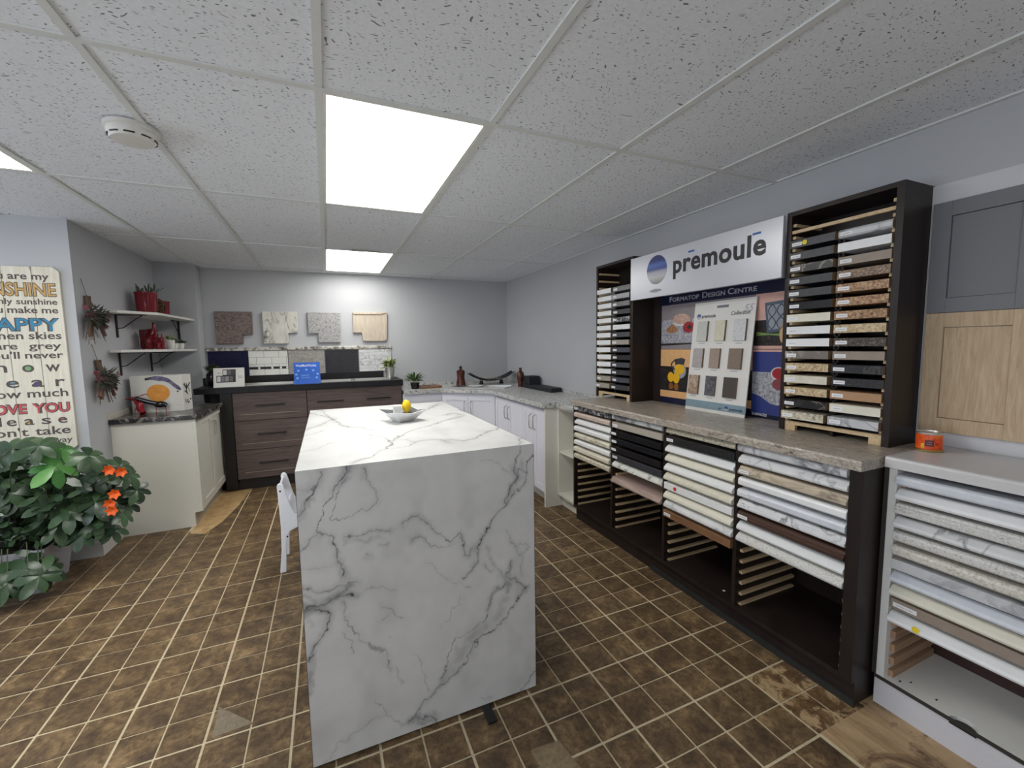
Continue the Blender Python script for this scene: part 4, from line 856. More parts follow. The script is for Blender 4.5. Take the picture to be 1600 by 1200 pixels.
t=tpanel(-1.152,-.788,Zb,Zt,M_GR1,'glossy navy blue tile sample panel, first from the left'); tiles(t,-1.15,-.79,Zb+.001,Zt-.001,.155,.078,.0015,M_TN)
t=tpanel(-.785,-.402,Zb,Zt,M_GR2,'white subway tile sample panel with a dark mosaic strip'); 
tiles(t,-.783,-.404,1.212,Zt-.001,.146,.074,.0014,M_TW); tiles(t,-.783,-.404,Zb+.001,1.186,.146,.068,.0014,M_TW)
for k in range(18): MB().box(-.782+.021*k,-.763+.021*k,TPY-.0155,TPY-.0101,1.188,1.210).build('mosaic_chip',(M_STEEL if k in (4,10,14,17) else M_BLACK),t)
t=tpanel(-.399,-.033,Zb,Zt,M_GR3,'grey stone mosaic tile sample panel behind the blue brochure'); tiles(t,-.397,-.035,Zb+.001,Zt-.001,.046,.03,.0008,M_TG,.5)
t=tpanel(-.025,.346,Zb,Zt,plain('penny_grout',rgb(120,120,126),.8),'black penny round tile sample panel')
pb=MB(); r_=.0062; row=0; z=Zb+.008
while z<Zt-.006:
    x=-.017+(.0068 if row%2 else 0)
    while x<.340:
        pb.prism([(x+r_*math.cos(k*math.pi/3+.5),z+r_*math.sin(k*math.pi/3+.5)) for k in range(6)],1,TPY-.0145,TPY-.0101); x+=.0136
    z+=.0118; row+=1
stuff(pb.build('penny_tiles',M_TK,t))
t=tpanel(.349,.722,Zb+.003,Zt,M_GR3,'white marble strip tile sample panel, rightmost of the five'); tiles(t,.351,.72,Zb+.004,Zt-.001,.24,.0385,.0012,M_TM,.37)
o=MB().prism([(TPY-.024,1.3915),(TPY-.026,1.397),(TPY-.026,1.420),(TPY-.021,1.427),(TPY,1.427),(TPY,1.3915)],0,-1.162,.727).build('granite_ledge',speckle('bw_granite_ledge',[(.34,rgb(48,46,46)),(.45,rgb(130,126,120)),(.55,rgb(206,202,194)),(.75,rgb(150,146,140))],22,.4)); tag(o,'thin speckled granite ledge strip above the five tile panels','ledge')
# four notched counter slabs
def slab(poly,mat,label,bev=.004,ridge=None):
    t=thing('wall_slab_sample',(sum(p[0] for p in poly)/len(poly),TPY,min(p[1] for p in poly)),label,'countertop sample','notched countertop samples on the wall')
    MB().prism(poly,1,TPY-.034,TPY).build('slab',mat,t,bev=bev,seg=2)
    if ridge: MB().prism(ridge,1,TPY-.045,TPY-.0341).build('rolled_edge',mat,t,bev=.005,seg=2)
slab([(-1.063,1.465),(-.82,1.465),(-.82,1.562),(-.727,1.562),(-.722,1.808),(-1.063,1.808)],speckle('dark_brown_stone',[(.34,rgb(52,42,42)),(.45,rgb(88,72,68)),(.55,rgb(126,106,98)),(.68,rgb(78,64,64))],44,.4),'dark brown notched countertop sample, leftmost of the four')
slab([(-.625,1.464),(-.384,1.464),(-.384,1.578),(-.288,1.582),(-.284,1.815),(-.627,1.812)],marble('streaked_white_stone',rgb(214,212,202),rgb(86,82,76),9,.4,.05,(1.2,1,.5)),'white streaked notched countertop sample, second of the four')
slab([(-.18,1.575),(-.08,1.575),(-.08,1.472),(.153,1.471),(.168,1.815),(-.182,1.813)],speckle('blue_grey_granite',[(.3,rgb(96,96,104)),(.45,rgb(142,142,148)),(.56,rgb(176,174,168)),(.68,rgb(120,120,132)),(.8,rgb(190,186,170))],48,.4),'grey speckled notched countertop sample, third of the four')
cr=[(.679-.04+.04*math.sin(a),1.482+.04-.04*math.cos(a)) for a in [math.pi/2*k/5 for k in range(6)]]
slab([(.295,1.582),(.385,1.582),(.395,1.56),(.40,1.495),(.42,1.482)]+cr+[(.692,1.825),(.298,1.82)],wood('pale_beige_stone',rgb(176,162,146),rgb(204,192,176),8,(7,1,.8),.45),'pale beige countertop sample with a rolled top edge, rightmost of the four',ridge=[(.305,1.795),(.62,1.797),(.655,1.812),(.672,1.818),(.672,1.826),(.300,1.824)])
# ------------------------------------------------------------------ white corner cabinets on the right
CZ=.875; CT=.915; cl=XR_-.0015; cb=YB_-.0015
t=thing('base_cabinet',(1.9,4.6,0),'white L shaped corner base cabinets with a diagonal front','cabinet')
P0=[(.762,4.86),(1.205,4.86),(1.71,4.392),(1.71,3.201),(cl,3.201),(cl,cb),(.762,cb)]
car=MB(); car.prism(P0,2,.11,.80); car.build('carcass',M_WHITE,t)
MB().prism([(.77,4.92),(1.23,4.92),(1.77,4.42),(1.77,3.201),(cl,3.201),(cl,cb),(.77,cb)],2,0,.11).build('toe_kick',M_WHITE,t)
MB().box(1.675,cl,3.178,3.200,0,CZ-.0005).build('end_panel',plain('cream_panel',rgb(232,230,222),.45,var=.01),t)
MB().prism([(.762,4.86),(1.205,4.86),(1.71,4.392),(1.71,3.201),(1.73,3.201),(1.73,4.40),(1.213,4.88),(.762,4.88)],2,.8005,CZ-.0005).build('top_frame',M_LILAC,t)
def door(a,b2,z0,z1,handle,mat=M_LILAC):
    a=Vector((a[0],a[1],0)); b2=Vector((b2[0],b2[1],0)); u=(b2-a).normalized(); L_=(b2-a).length; n=Vector((u.y,-u.x,0))   # outward normal
    def bx(s0,s1,za,zb,d0,d1,name,m,par,cyl=False):
        b=MB(); q=[]
        for z in (za,zb):
            for s_,d in ((s0,d0),(s1,d0),(s1,d1),(s0,d1)): p=a+u*s_+n*d; q.append((p.x,p.y,z))
        for f in ((0,1,2,3),(4,5,6,7),(0,1,5,4),(1,2,6,5),(2,3,7,6),(3,0,4,7)): b.face([q[k] for k in f])
        return b.build(name,m,par)
    g=.002; w=.055
    d=bx(g,L_-g,z0,z1,.0008,.014,'door',mat,t)
    bx(g,g+w,z0,z1,.0142,.020,'stile',mat,d); bx(L_-g-w,L_-g,z0,z1,.0142,.020,'stile',mat,d); bx(g+w,L_-g-w,z1-w,z1,.0142,.020,'rail',mat,d); bx(g+w,L_-g-w,z0,z0+w,.0142,.020,'rail',mat,d)
    if handle is not None:
        s=L_-.04 if handle=='R' else .04
        pts=[a+u*s+n*.0203+Vector((0,0,z1-.06)),a+u*s+n*.045+Vector((0,0,z1-.075)),a+u*s+n*.048+Vector((0,0,z1-.13)),a+u*s+n*.045+Vector((0,0,z1-.185)),a+u*s+n*.0203+Vector((0,0,z1-.20))]
        MB().tube(pts,.0055,8).build('handle',M_STEEL,d,smooth=True)
    return d
def door2(a,b2,**k): return door(a,b2,**k)
door((.765,4.858),(1.20,4.858),.12,.845,'R')
mx=((1.205+1.71)/2,(4.86+4.392)/2)
def lerp(p,q,f): return (p[0]+(q[0]-p[0])*f,p[1]+(q[1]-p[1])*f)
PA,PB=(1.215,4.850),(1.700,4.401)
door(PA,lerp(PA,PB,.5),.12,.845,'R'); door(lerp(PA,PB,.5),PB,.12,.845,'L')
ys=[4.385,4.0,3.60,3.202]
# three doors along the right wall: a pair whose handles meet, then a single
door((1.709,4.385),(1.709,4.02),.12,.845,'R'); door((1.709,4.02),(1.709,3.655),.12,.845,'L'); 
door((1.709,3.655),(1.709,3.43),.12,.845,'R'); door((1.709,3.43),(1.709,3.203),.12,.845,'L')
M_GW=speckle('grey_white_granite_laminate',[(.30,rgb(70,70,74)),(.40,rgb(136,136,138)),(.48,rgb(190,190,188)),(.60,rgb(216,216,214)),(.70,rgb(120,118,116))],34,.3,6,(1,.7,1),.8)
PT=[(.768,4.82),(1.19,4.82),(1.645,4.385),(1.645,3.17),(1.775,3.15),(1.775,2.887),(2.2685,2.887),(2.2685,5.3985),(.768,5.3985)]
# the slab has an opening for the corner sink: two bowls turned to the diagonal
du=Vector((PB[0]-PA[0],PB[1]-PA[1],0)).normalized(); dn=Vector((-du.y,du.x,0))          # along / into the corner
if dn.x<0: dn=-dn
C0=Vector((1.665,4.83,0)) 
def loc2(s_,d): p=C0+du*s_+dn*d; return (p.x,p.y)
HS=(-.36,.36,-.135,.215)
hole=[loc2(HS[0],HS[2]),loc2(HS[1],HS[2]),loc2(HS[1],HS[3]),loc2(HS[0],HS[3])]
def slab_hole(poly,hole,z0,z1,name,mat):
    from mathutils.geometry import tessellate_polygon
    bm=bmesh.new(); tris=tessellate_polygon([[Vector((x,y,0)) for x,y in poly],[Vector((x,y,0)) for x,y in hole[::-1]]])
    P=poly+hole[::-1]; b=MB()
    for tr in tris:
        b.face([(P[k][0],P[k][1],z1) for k in tr]); b.face([(P[k][0],P[k][1],z0) for k in tr])
    for lp in (poly,hole):
        for k in range(len(lp)):
            a,c=lp[k],lp[(k+1)%len(lp)]; b.face([(a[0],a[1],z0),(c[0],c[1],z0),(c[0],c[1],z1),(a[0],a[1],z1)])
    bm.free(); o=b.build(name,mat)
    bm=bmesh.new(); bm.from_mesh(o.data); bmesh.ops.remove_doubles(bm,verts=bm.verts,dist=1e-5); bmesh.ops.recalc_face_normals(bm,faces=bm.faces); bm.to_mesh(o.data); bm.free(); return o
o=slab_hole(PT,hole,CZ,CT,'countertop',M_GW); tag(o,'pale grey granite look L shaped countertop on the white corner cabinets','countertop')
b=MB().prism([(5.377,CT+.0005),(5.377,CT+.03),(5.3985,CT+.03),(5.3985,CT+.0005)],0,.80,2.268); b.box(2.249,2.2685,2.89,5.376,CT+.0005,CT+.018)
o=b.build('backsplash',M_GW); tag(o,'low grey granite look upstand along the corner counter','backsplash')
# corner sink in local axes
t=thing('sink',(C0.x,C0.y,CT),'double bowl steel sink set diagonally in the corner counter','sink')
def pl(s_,d,z): x,y=loc2(s_,d); return (x,y,z)
rim=MB(); w=.02
def rbox(s0,s1,d0,d1):
    q=[pl(s_,d,z) for z in (CT+.0004,CT+.004) for s_,d in ((s0,d0),(s1,d0),(s1,d1),(s0,d1))]
    for f in ((0,1,2,3),(4,5,6,7),(0,1,5,4),(1,2,6,5),(2,3,7,6),(3,0,4,7)): rim.face([q[k] for k in f])
rbox(HS[0]-w,HS[1]+w,HS[2]-w,HS[2]+.012); rbox(HS[0]-w,HS[1]+w,HS[3]-.012,HS[3]+w); rbox(HS[0]-w,HS[0]+.012,HS[2]+.012,HS[3]-.012); rbox(HS[1]-.012,HS[1]+w,HS[2]+.012,HS[3]-.012); rbox(-.02,.02,HS[2]+.012,HS[3]-.012)
rim.build('rim',M_STEEL,t)
for a,c in ((HS[0]+.012,-.02),(.02,HS[1]-.012)):
    bw=MB(); T=[pl(s_,d,CT+.003) for s_,d in ((a,HS[2]+.012),(c,HS[2]+.012),(c,HS[3]-.012),(a,HS[3]-.012))]; B=[pl(s_,d,CT-.11) for s_,d in ((a+.012,HS[2]+.024),(c-.012,HS[2]+.024),(c-.012,HS[3]-.024),(a+.012,HS[3]-.024))]
    for k in range(4): bw.face([T[k],T[(k+1)%4],B[(k+1)%4],B[k]])
    bw.face(B); bw.build('bowl',M_STEEL,t)
# open white shelf cabinet between the corner cabinets and the dark rack
t=thing('open_shelf_cabinet',(2.03,3.03,0),'narrow open white shelf cabinet beside the dark rack','cabinet')
x0=1.795; M_CR=plain('cream_interior',rgb(232,230,220),.5,var=.01)
MB().box(x0,2.268,3.158,3.176,.10,CZ-.0005).build('side_panel',M_CR,t); MB().box(x0,2.268,2.888,2.906,.10,CZ-.0005).build('side_panel',M_WHITE,t)
for z in (.10,.475,CZ-.0185): MB().box(x0+(.012 if z==.475 else 0),2.25,2.907,3.157,z,z+.018).build('shelf',M_CR,t)
MB().box(2.251,2.268,2.907,3.157,.10,CZ-.0005).build('back_panel',M_CR,t); MB().box(1.84,2.268,2.89,3.174,0,.0995).build('toe_kick',M_CR,t)
# things on the corner counter
t0=potplant(.93,5.02,CT+.0005,[(.04,CT+.0005),(.054,.985),(.056,.99)],M_BLACK,'grassy green plant in a small black pot on the grey counter',M_LF2,90,.12,.13,(.3,1.45),1,.03)
o=MB().prism([(.98,4.93),(1.24,4.96),(1.22,5.14),(.99,5.11)],2,CT+.0005,CT+.03).build('cutting_board',wood('walnut_board',rgb(116,84,66),rgb(146,110,86),8,(6,1,1)),bev=.004); tag(o,'brown wooden cutting board lying on the grey counter beside the grassy plant','cutting board')
g=MB().box(1.05,1.19,5.03,5.055,CT+.0302,CT+.034).build('juice_groove',plain('groove_brown',rgb(84,58,44),.6)); g.parent=o; g.location=WL[g]-WL[o]
M_VS=speckle('oxblood_glaze',[(.3,rgb(40,18,20)),(.5,rgb(74,34,30)),(.7,rgb(112,66,44))],14,.22)
def vase(x,y,prof,label):
    t=thing('vase',(x,y,CT),label,'vase'); MB().lathe(x,y,[(r,CT+.0005+z) for r,z in prof],20).build('vase_body',M_VS,t,smooth=True); return t
t=vase(1.53,5.16,[(.062,0),(.060,.01),(.046,.09),(.05,.15),(.054,.175),(.04,.19),(.018,.197),(.015,.215)],'dark red brown bottle vase with a stopper in the corner')
MB().lathe(1.53,5.16,[(.014,CT+.2158),(.019,CT+.225),(.019,CT+.234),(.008,CT+.24)],14).build('stopper',M_BLACK,t,smooth=True)
vase(2.09,4.58,[(.030,0),(.032,.02),(.036,.08),(.046,.135),(.040,.165),(.018,.19),(.014,.205),(.02,.222),(.021,.226)],'slim dark red vase beside the black box on the grey counter')
# long curved dark tray on two feet
t=thing('decorative_tray',(1.93,5.12,CT),'long curved dark tray on two small feet behind the corner sink','tray')
tr=MB(); n_=18; L0=[]
du2=Vector((1,.05,0)).normalized(); dv2=Vector((-du2.y,du2.x,0)); C1=Vector((1.925,5.12,0))
for k in range(n_+1):
    s_=-1+2*k/n_; hgt=.048+.095*abs(s_)**2.2; wd=.085*math.cos(s_*1.25)**.6+.012; p=C1+du2*s_*.31
    L0.append([tuple(p+dv2*(a*wd)+Vector((0,0,CT+hgt+abs(a)*.018-dz))) for dz in (0,.008) for a in (-1,0,1)])
for A,B in zip(L0[:-1],L0[1:]):
    tr.face([A[0],B[0],B[1],A[1]]); tr.face([A[1],B[1],B[2],A[2]]); tr.face([A[3],A[4],B[4],B[3]]); tr.face([A[4],A[5],B[5],B[4]]); tr.face([A[0],A[3],B[3],B[0]]); tr.face([A[2],B[2],B[5],A[5]])
for E_ in (L0[0],L0[-1]): tr.face([E_[0],E_[1],E_[4],E_[3]]); tr.face([E_[1],E_[2],E_[5],E_[4]])
tr.build('tray_shell',plain('dark_bronze',rgb(44,44,42),.3,metal=.5,var=.2),t,smooth=True)
for s_ in (-.14,.14):
    p=C1+du2*s_; MB().lathe(p.x,p.y,[(.026,CT+.0005),(.03,CT+.01),(.02,CT+.03),(.024,CT+.048)],12).build('foot',M_BLACK,t,smooth=True)
M_PB=speckle('pebble_mix',[(.35,rgb(70,64,56)),(.55,rgb(150,146,134)),(.7,rgb(200,198,188))],30,.5)
for k in range(7):
    p=C1+du2*(-.15+.045*k)+dv2*R.uniform(-.02,.02); MB().ball((p.x,p.y,CT+.066),(.02,.018,.013),8,6).build('pebble',M_PB,t,smooth=True)
t=thing('black_box_shelf',(2.19,4.3,CT),'matte black L shaped block and slab on the grey counter against the right wall','ornament')
MB().prism([(2.085,4.52),(2.235,4.56),(2.235,3.86),(2.085,3.82)],2,CT+.0005,CT+.042).build('slab',plain('matte_black',rgb(30,31,38),.6),t,bev=.002)
MB().box(2.10,2.235,4.36,4.52,CT+.0425,CT+.135).build('upright_block',plain('matte_black',rgb(30,31,38),.6),t,bev=.002)
WH=[(-1.66,3.3,0.87),(-1.53,3.26,0.88),(-1.48,3.36,0.83),(-1.48,3.28,0.75),(-1.31,3.24,0.8),(-1.33,3.35,0.65),(-1.76,3.55,0.66),(-1.67,3.51,0.59),(-1.52,3.5,0.59),(-1.7,3.3,0.62),(-1.75,3.41,0.47),(-1.55,3.32,0.51),(-1.44,3.28,0.47),(-1.33,3.3,0.5),(-1.51,3.3,0.38),(-1.77,3.55,0.34),(-1.71,3.52,0.22),(-1.59,3.51,0.2),(-1.81,3.51,0.25),(-1.4,3.29,0.32),(-1.34,3.34,0.37),(-1.23,3.39,0.69),(-1.2,3.41,0.62),(-1.17,3.43,0.51),(-1.22,3.44,0.43),(-1.21,3.3,0.41),(-1.3,3.39,0.29),(-1.31,3.4,0.55),(-1.69,3.4,0.15),(-1.53,3.28,0.17),(-1.66,3.39,0.05),(-1.45,3.25,0.15),(-1.54,3.56,0.1),(-1.87,3.53,0.11),(-1.3,3.38,0.45),(-1.66,3.33,0.58),(-1.48,3.55,0.51),(-1.65,3.43,0.39),(-1.83,3.54,0.72),(-1.51,3.53,0.68),(-1.4,3.4,0.21)]
# ------------------------------------------------------------------ white cabinet on the left
LX0,LX1,LY0,LY1=-1.499,-.978,4.045,5.0
t=thing('base_cabinet',(-1.24,4.5,0),'white two door base cabinet with a black marbled top on the left','cabinet')
M_CAB=plain('warm_white_paint',rgb(212,210,200),.45,var=.01)
MB().prism([(LX0,.0),(-1.032,.0),(-1.032,.115),(LX1-.021,.115),(LX1-.021,.868),(LX0,.868)],1,LY0,LY0+.018).build('end_panel',M_CAB,t)
MB().box(LX0,LX1-.021,LY0+.0185,LY1,.115,.868).build('carcass',M_CAB,t); MB().box(LX0,-1.032,LY0+.0185,LY1-.01,0,.115).build('toe_kick',plain('grey_toe',rgb(170,164,152),.5),t)
MB().box(LX1-.0208,LX1-.001,LY0+.001,LY0+.04,.118,.866).build('face_stile',M_CAB,t)
def doorx(y0,y1,hy):
    x=LX1-.0205; w=.06
    d=MB().box(x,x+.010,y0,y1,.12,.862).build('door',M_CAB,t)
    for a,b2,c,e in ((y0,y0+w,.12,.862),(y1-w,y1,.12,.862),(y0+w,y1-w,.802,.862),(y0+w,y1-w,.12,.18)): MB().box(x+.0102,x+.0205,a,b2,c,e).build('rail',M_CAB,d,bev=.0015)
    MB().tube([(x+.0207,hy,.775),(x+.045,hy,.775),(x+.045,hy,.655),(x+.0207,hy,.655)],.0055,6).build('handle',M_STEEL,d)
doorx(4.09,4.535,4.505); doorx(4.54,4.985,4.57)
M_BMB=marble('black_marbled_laminate',rgb(36,35,36),rgb(176,170,162),4,.22,.035)
M_BMB2=speckle('black_white_swirl',[(.36,rgb(22,22,24)),(.52,rgb(52,50,50)),(.6,rgb(150,146,140)),(.66,rgb(60,58,58)),(.8,rgb(30,30,32))],9,.2,5,(1,1,1),1.6)
o=MB().prism([(-1.4985,4.015),(-.985,4.015),(-.945,4.055),(-.945,4.863),(-1.4985,4.863)],2,.8685,.906).build('countertop',M_BMB2,bev=.004,seg=2); tag(o,'black and white swirled laminate countertop on the left white cabinet','countertop')
o=MB().box(-1.4992,-1.486,4.02,4.5,.9065,.955).build('backsplash',plain('beige_upstand',rgb(196,190,178),.5)); tag(o,'short beige backsplash on the grey wall left of the printed box','backsplash')
# printed white box
bz=.9065
t=thing('printed_box',(-1.25,4.4,bz),'white printed box with an orange circle and purple brush stroke on the left cabinet','box')
BX0,BX1,BYf,BYb,BZ1=-1.462,-1.115,4.345,4.47,1.207
MB().prism([(BX0,BYf),(BX1,BYf-.02),(BX1+.028,BYb-.02),(BX0+.02,BYb)],2,bz,BZ1).build('carton',plain('carton_white',rgb(214,212,206),.5,var=.02),t)
bf=lambda u,v,d=.0008:(BX0+(BX1-BX0)*u,BYf-.02*u-d,bz+(BZ1-bz)*v)
def onbox(pts,mat,name,d=.0008): return MB().face([bf(u,v,d) for u,v in pts]).build(name,mat,t)
onbox([(.52+.225*math.cos(2*math.pi*k/28),.52+.235*math.sin(2*math.pi*k/28)) for k in range(28)],speckle('yolk_orange',[(.35,rgb(214,138,50)),(.65,rgb(228,160,64))],14,.5),'printed_circle')
M_PU=speckle('ink_purple',[(.35,rgb(58,54,84)),(.5,rgb(96,92,124)),(.7,rgb(160,156,176))],26,.5)
top=[(.28,.93),(.36,.955),(.48,.985),(.62,.965),(.74,.91),(.83,.80),(.92,.70),(.97,.62),(.965,.575)]; bot=[(.93,.575),(.87,.62),(.80,.70),(.74,.78),(.64,.84),(.54,.845),(.44,.875),(.36,.885),(.28,.88)]
q=MB(); bb2=bot[::-1]
for k in range(len(top)-1): q.face([bf(*top[k]),bf(*top[k+1]),bf(*bb2[k+1]),bf(*bb2[k])])
q.build('brush_stroke',M_PU,t)
onbox([(.29,.94),(.36,.935),(.36,.88),(.28,.87)],plain('ink_dark_green',rgb(60,64,60),.5),'brush_stroke',.0012); onbox([(.875,.56),(.91,.57),(.92,.53),(.885,.52)],M_INK,'ink_dot')
onbox([(.86,.165),(.95,.17),(.95,.175),(.86,.17)],M_GREY2,'printed_line')
sf=lambda u,v:(BX1+.028*u+.0008,BYf-.02+(BYb-BYf)*u,bz+(BZ1-bz)*v)
for pts in ([(.1,.72),(.25,.78),(.3,.66),(.45,.76),(.55,.66),(.75,.74),(.95,.78),(.7,.66),(.5,.6),(.4,.52),(.3,.62)],[(.1,.56),(.45,.54),(.6,.42),(.35,.48)],[(.62,.62),(.7,.62),(.8,.5),(.72,.5)],[(.2,.30),(.28,.34),(.3,.2),(.22,.2)],[(.4,.28),(.55,.3),(.5,.22),(.65,.24),(.7,.20),(.45,.18)],[(.7,.3),(.95,.32),(.9,.28),(.78,.26)]):
    MB().face([sf(u,v) for u,v in pts]).build('printed_letter',M_INK,t)
# red and black metal insect in front of it
t=thing('insect_figurine',(-1.33,4.24,bz),'shiny red and black insect figurine standing in front of the printed box','figurine')
M_RG=plain('red_lacquer',rgb(140,24,34),.2,var=.2,scale=20); M_BG=plain('black_lacquer',rgb(24,22,28),.2)
ib=lambda u,v,dy=-.06:(BX0+(BX1-BX0)*u,BYf+dy,bz+(BZ1-bz)*v)
MB().tube([ib(.12,.42),ib(.2,.38),ib(.3,.33),ib(.42,.28),ib(.54,.24),ib(.64,.21),ib(.70,.20)],.018,10,0).build('abdomen',M_BG,t,smooth=True)
MB().ball(ib(.58,.225),(.046,.026,.026),12,8).build('abdomen_bulb',M_BG,t,smooth=True)
MB().tube([ib(.10,.40),ib(.16,.29,-.07),ib(.21,.2,-.085),ib(.26,.1,-.10),ib(.29,.03,-.11)],.011,10,0,.022).build('folded_leg',M_RG,t,smooth=True)
MB().ball(ib(.22,.19,-.085),(.026,.02,.045),10,8).build('thorax',M_RG,t,smooth=True); MB().ball(ib(.09,.41),(.020,.016,.016),10,8).build('head',M_RG,t,smooth=True)
for a in ([ib(.08,.43),ib(.2,.47),ib(.32,.52),ib(.36,.50)],[ib(.07,.42),ib(-.02,.41),ib(-.06,.40)],[ib(.06,.40),ib(.0,.42),ib(-.05,.41)]): MB().tube(a,.0035,6).build('antenna',M_RG,t)
for a in ([ib(.18,.25,-.08),ib(.14,.12,-.1),ib(.13,.0,-.1)],[ib(.5,.23),ib(.49,.1),ib(.49,.0)],[ib(.62,.21),ib(.68,.12),ib(.68,.0)]): MB().tube(a,.003,5).build('leg',M_RG,t)
# ------------------------------------------------------------------ two corner shelves
def shelf(z,xm,ym,label):
    t=thing('corner_shelf',(-1.4,4.9,z-.02),label,'shelf','white corner shelves')
    MB().prism([(-1.499,4.14),(-1.42,4.12),(xm,ym),(-1.195,5.199),(-1.499,5.199)],2,z-.02,z).build('shelf_board',M_TRIM,t,bev=.0015)
    return t
def bracket(t,y,z,wall='x',x=None):
    b=MB()
    if wall=='x':
        b.box(-1.4985,-1.488,y-.008,y+.008,z-.20,z-.0205); b.box(-1.488,-1.30,y-.008,y+.008,z-.0285,z-.0205)
        b.tube([(-1.489,y,z-.13),(-1.455,y,z-.125),(-1.40,y,z-.08),(-1.36,y,z-.045),(-1.33,y,z-.029)],.004,6)
    else:
        b.box(x-.008,x+.008,5.188,5.1985,z-.20,z-.0205); b.box(x-.008,x+.008,5.0,5.188,z-.0285,z-.0205)
        b.tube([(x,5.189,z-.13),(x,5.155,z-.125),(x,5.10,z-.08),(x,5.03,z-.029)],.004,6)
    b.build('bracket',M_BLACK,t)
SZ1,SZ2=1.715,1.418
t=shelf(SZ1,-1.235,4.36,'upper white corner shelf holding two red pots'); bracket(t,4.30,SZ1); bracket(t,0,SZ1,'y',-1.33)
t=shelf(SZ2,-1.215,4.52,'lower white corner shelf holding the red elephants'); bracket(t,4.30,SZ2); bracket(t,4.95,SZ2)
# pots above
M_RP=plain('red_glazed_pot',rgb(118,20,34),.18,var=.25,scale=24)
def rpot(x,y,r,h,label):
    t=thing('flower_pot',(x,y,SZ1),label,'pot'); MB().lathe(x,y,[(r*.85,SZ1+.0005),(r*.93,SZ1+h*.3),(r,SZ1+h*.9),(r*1.04,SZ1+h*.93),(r*1.04,SZ1+h),(r*.9,SZ1+h),(r*.88,SZ1+h*.9)],20).build('pot',M_RP,t,smooth=True); return t
t=rpot(-1.385,4.60,.076,.185,'large red glazed pot of spiky succulents on the upper corner shelf')
me=leafmesh('leaf',leafmat('dusty_green_leaf',rgb(36,50,42),rgb(92,110,88)),1,.16,.1,.1)
for k in range(34):
    a=R.uniform(0,6.283); e=R.uniform(.2,1.4); cxp=-1.385+R.choice((-.04,.02,.06)); o=bpy.data.objects.new('leaf',me); COL.objects.link(o)
    aim(o,t,(cxp+.015*math.cos(a),4.60+.03*math.sin(a),SZ1+.18),(math.cos(a)*math.cos(e),math.sin(a)*math.cos(e),math.sin(e)),R.uniform(.05,.085))
rpot(-1.375,4.94,.056,.145,'small red glazed pot at the right of the upper corner shelf')
t=thing('wicker_ball',(-1.385,4.77,SZ1),'brown woven wicker ball between the two red pots','ornament')
M_WK=speckle('wicker_brown',[(.35,rgb(70,48,38)),(.65,rgb(124,88,62))],60,.7)
MB().ball((-1.385,4.77,SZ1+.084),.070,12,8).build('core',plain('wicker_dark',rgb(58,42,36),.8),t,smooth=True)
for k in range(14):
    ax=Vector((R.uniform(-1,1),R.uniform(-1,1),R.uniform(-1,1))).normalized(); u=ax.orthogonal().normalized(); v=ax.cross(u)
    MB().tube([Vector((-1.385,4.77,SZ1+.084))+(u*math.cos(j*math.pi/8)+v*math.sin(j*math.pi/8))*.076+ax*.014 for j in range(17)],.0045,4).build('woven_strand',M_WK,t,smooth=True)
# elephants: one continuous skin each
def elephant(x,y,z,h,label):
    t=thing('elephant_figurine',(x,y,z),label,'figurine','red elephants on the lower shelf')
    # facing +x; unit skeleton scaled by h (height of the back)
    P=[(0,0,.62),(-.28,0,.60),(.26,0,.64),(.40,0,.78),(.50,0,.80),(.56,0,.94),(.55,0,1.06),(.50,0,1.18),
       (-.28,.17,.42),(-.28,.17,.06),(-.28,-.17,.42),(-.28,-.17,.06),(.24,.17,.42),(.24,.17,.06),(.24,-.17,.42),(.24,-.17,.06),(-.48,0,.62),(-.54,0,.40)]
    E=[(0,1),(0,2),(2,3),(3,4),(4,5),(5,6),(6,7),(1,8),(8,9),(1,10),(10,11),(2,12),(12,13),(2,14),(14,15),(1,16),(16,17)]
    rad=[.30,.29,.27,.20,.15,.085,.06,.05,.15,.125,.15,.125,.14,.12,.14,.12,.05,.025]
    me=bpy.data.meshes.new('body'); me.from_pydata([(a*h,b*h,c*h) for a,b,c in P],E,[])
    o=bpy.data.objects.new('body',me); COL.objects.link(o)
    sk=o.modifiers.new('skin','SKIN'); sv=me.skin_vertices[0].data
    for k,r in enumerate(rad): sv[k].radius=(r*h,r*h)
    sv[0].use_root=True
    sb=o.modifiers.new('sub','SUBSURF'); sb.levels=2; sb.render_levels=2
    dg=bpy.context.evaluated_depsgraph_get(); m2=bpy.data.meshes.new_from_object(o.evaluated_get(dg)); bpy.data.objects.remove(o)
    zmin=min(v.co.z for v in m2.vertices); m2.transform(Matrix.Translation((0,0,-zmin+.0005)))
    for p in m2.polygons: p.use_smooth=True
    m2.materials.clear(); m2.materials.append(M_RP)
    b=bpy.data.objects.new('body',m2); COL.objects.link(b); place(b,Vector((x,y,z)),t)
    for sgn in (-1,1):
        MB().ball((x+.33*h,y+sgn*.2*h,z+.70*h-zmin),(.13*h,.03*h,.19*h),10,8).build('ear',M_RP,t,smooth=True)
        MB().tube([(x+.5*h,y+sgn*.09*h,z+.70*h-zmin),(x+.6*h,y+sgn*.1*h,z+.72*h-zmin),(x+.66*h,y+sgn*.1*h,z+.78*h-zmin)],.018*h,6,0,.008*h).build('tusk',M_TRIM,t,smooth=True)
    t.rotation_euler=(0,0,math.radians(-52)); t.scale=(1,1,1.25); return t
elephant(-1.405,4.66,SZ2,.168,'large red elephant figurine with its trunk raised on the lower corner shelf')
elephant(-1.305,4.545,SZ2,.095,'small red elephant figurine with its trunk raised beside the large one')
M_WP=plain('white_pot_glaze',rgb(220,220,214),.25)
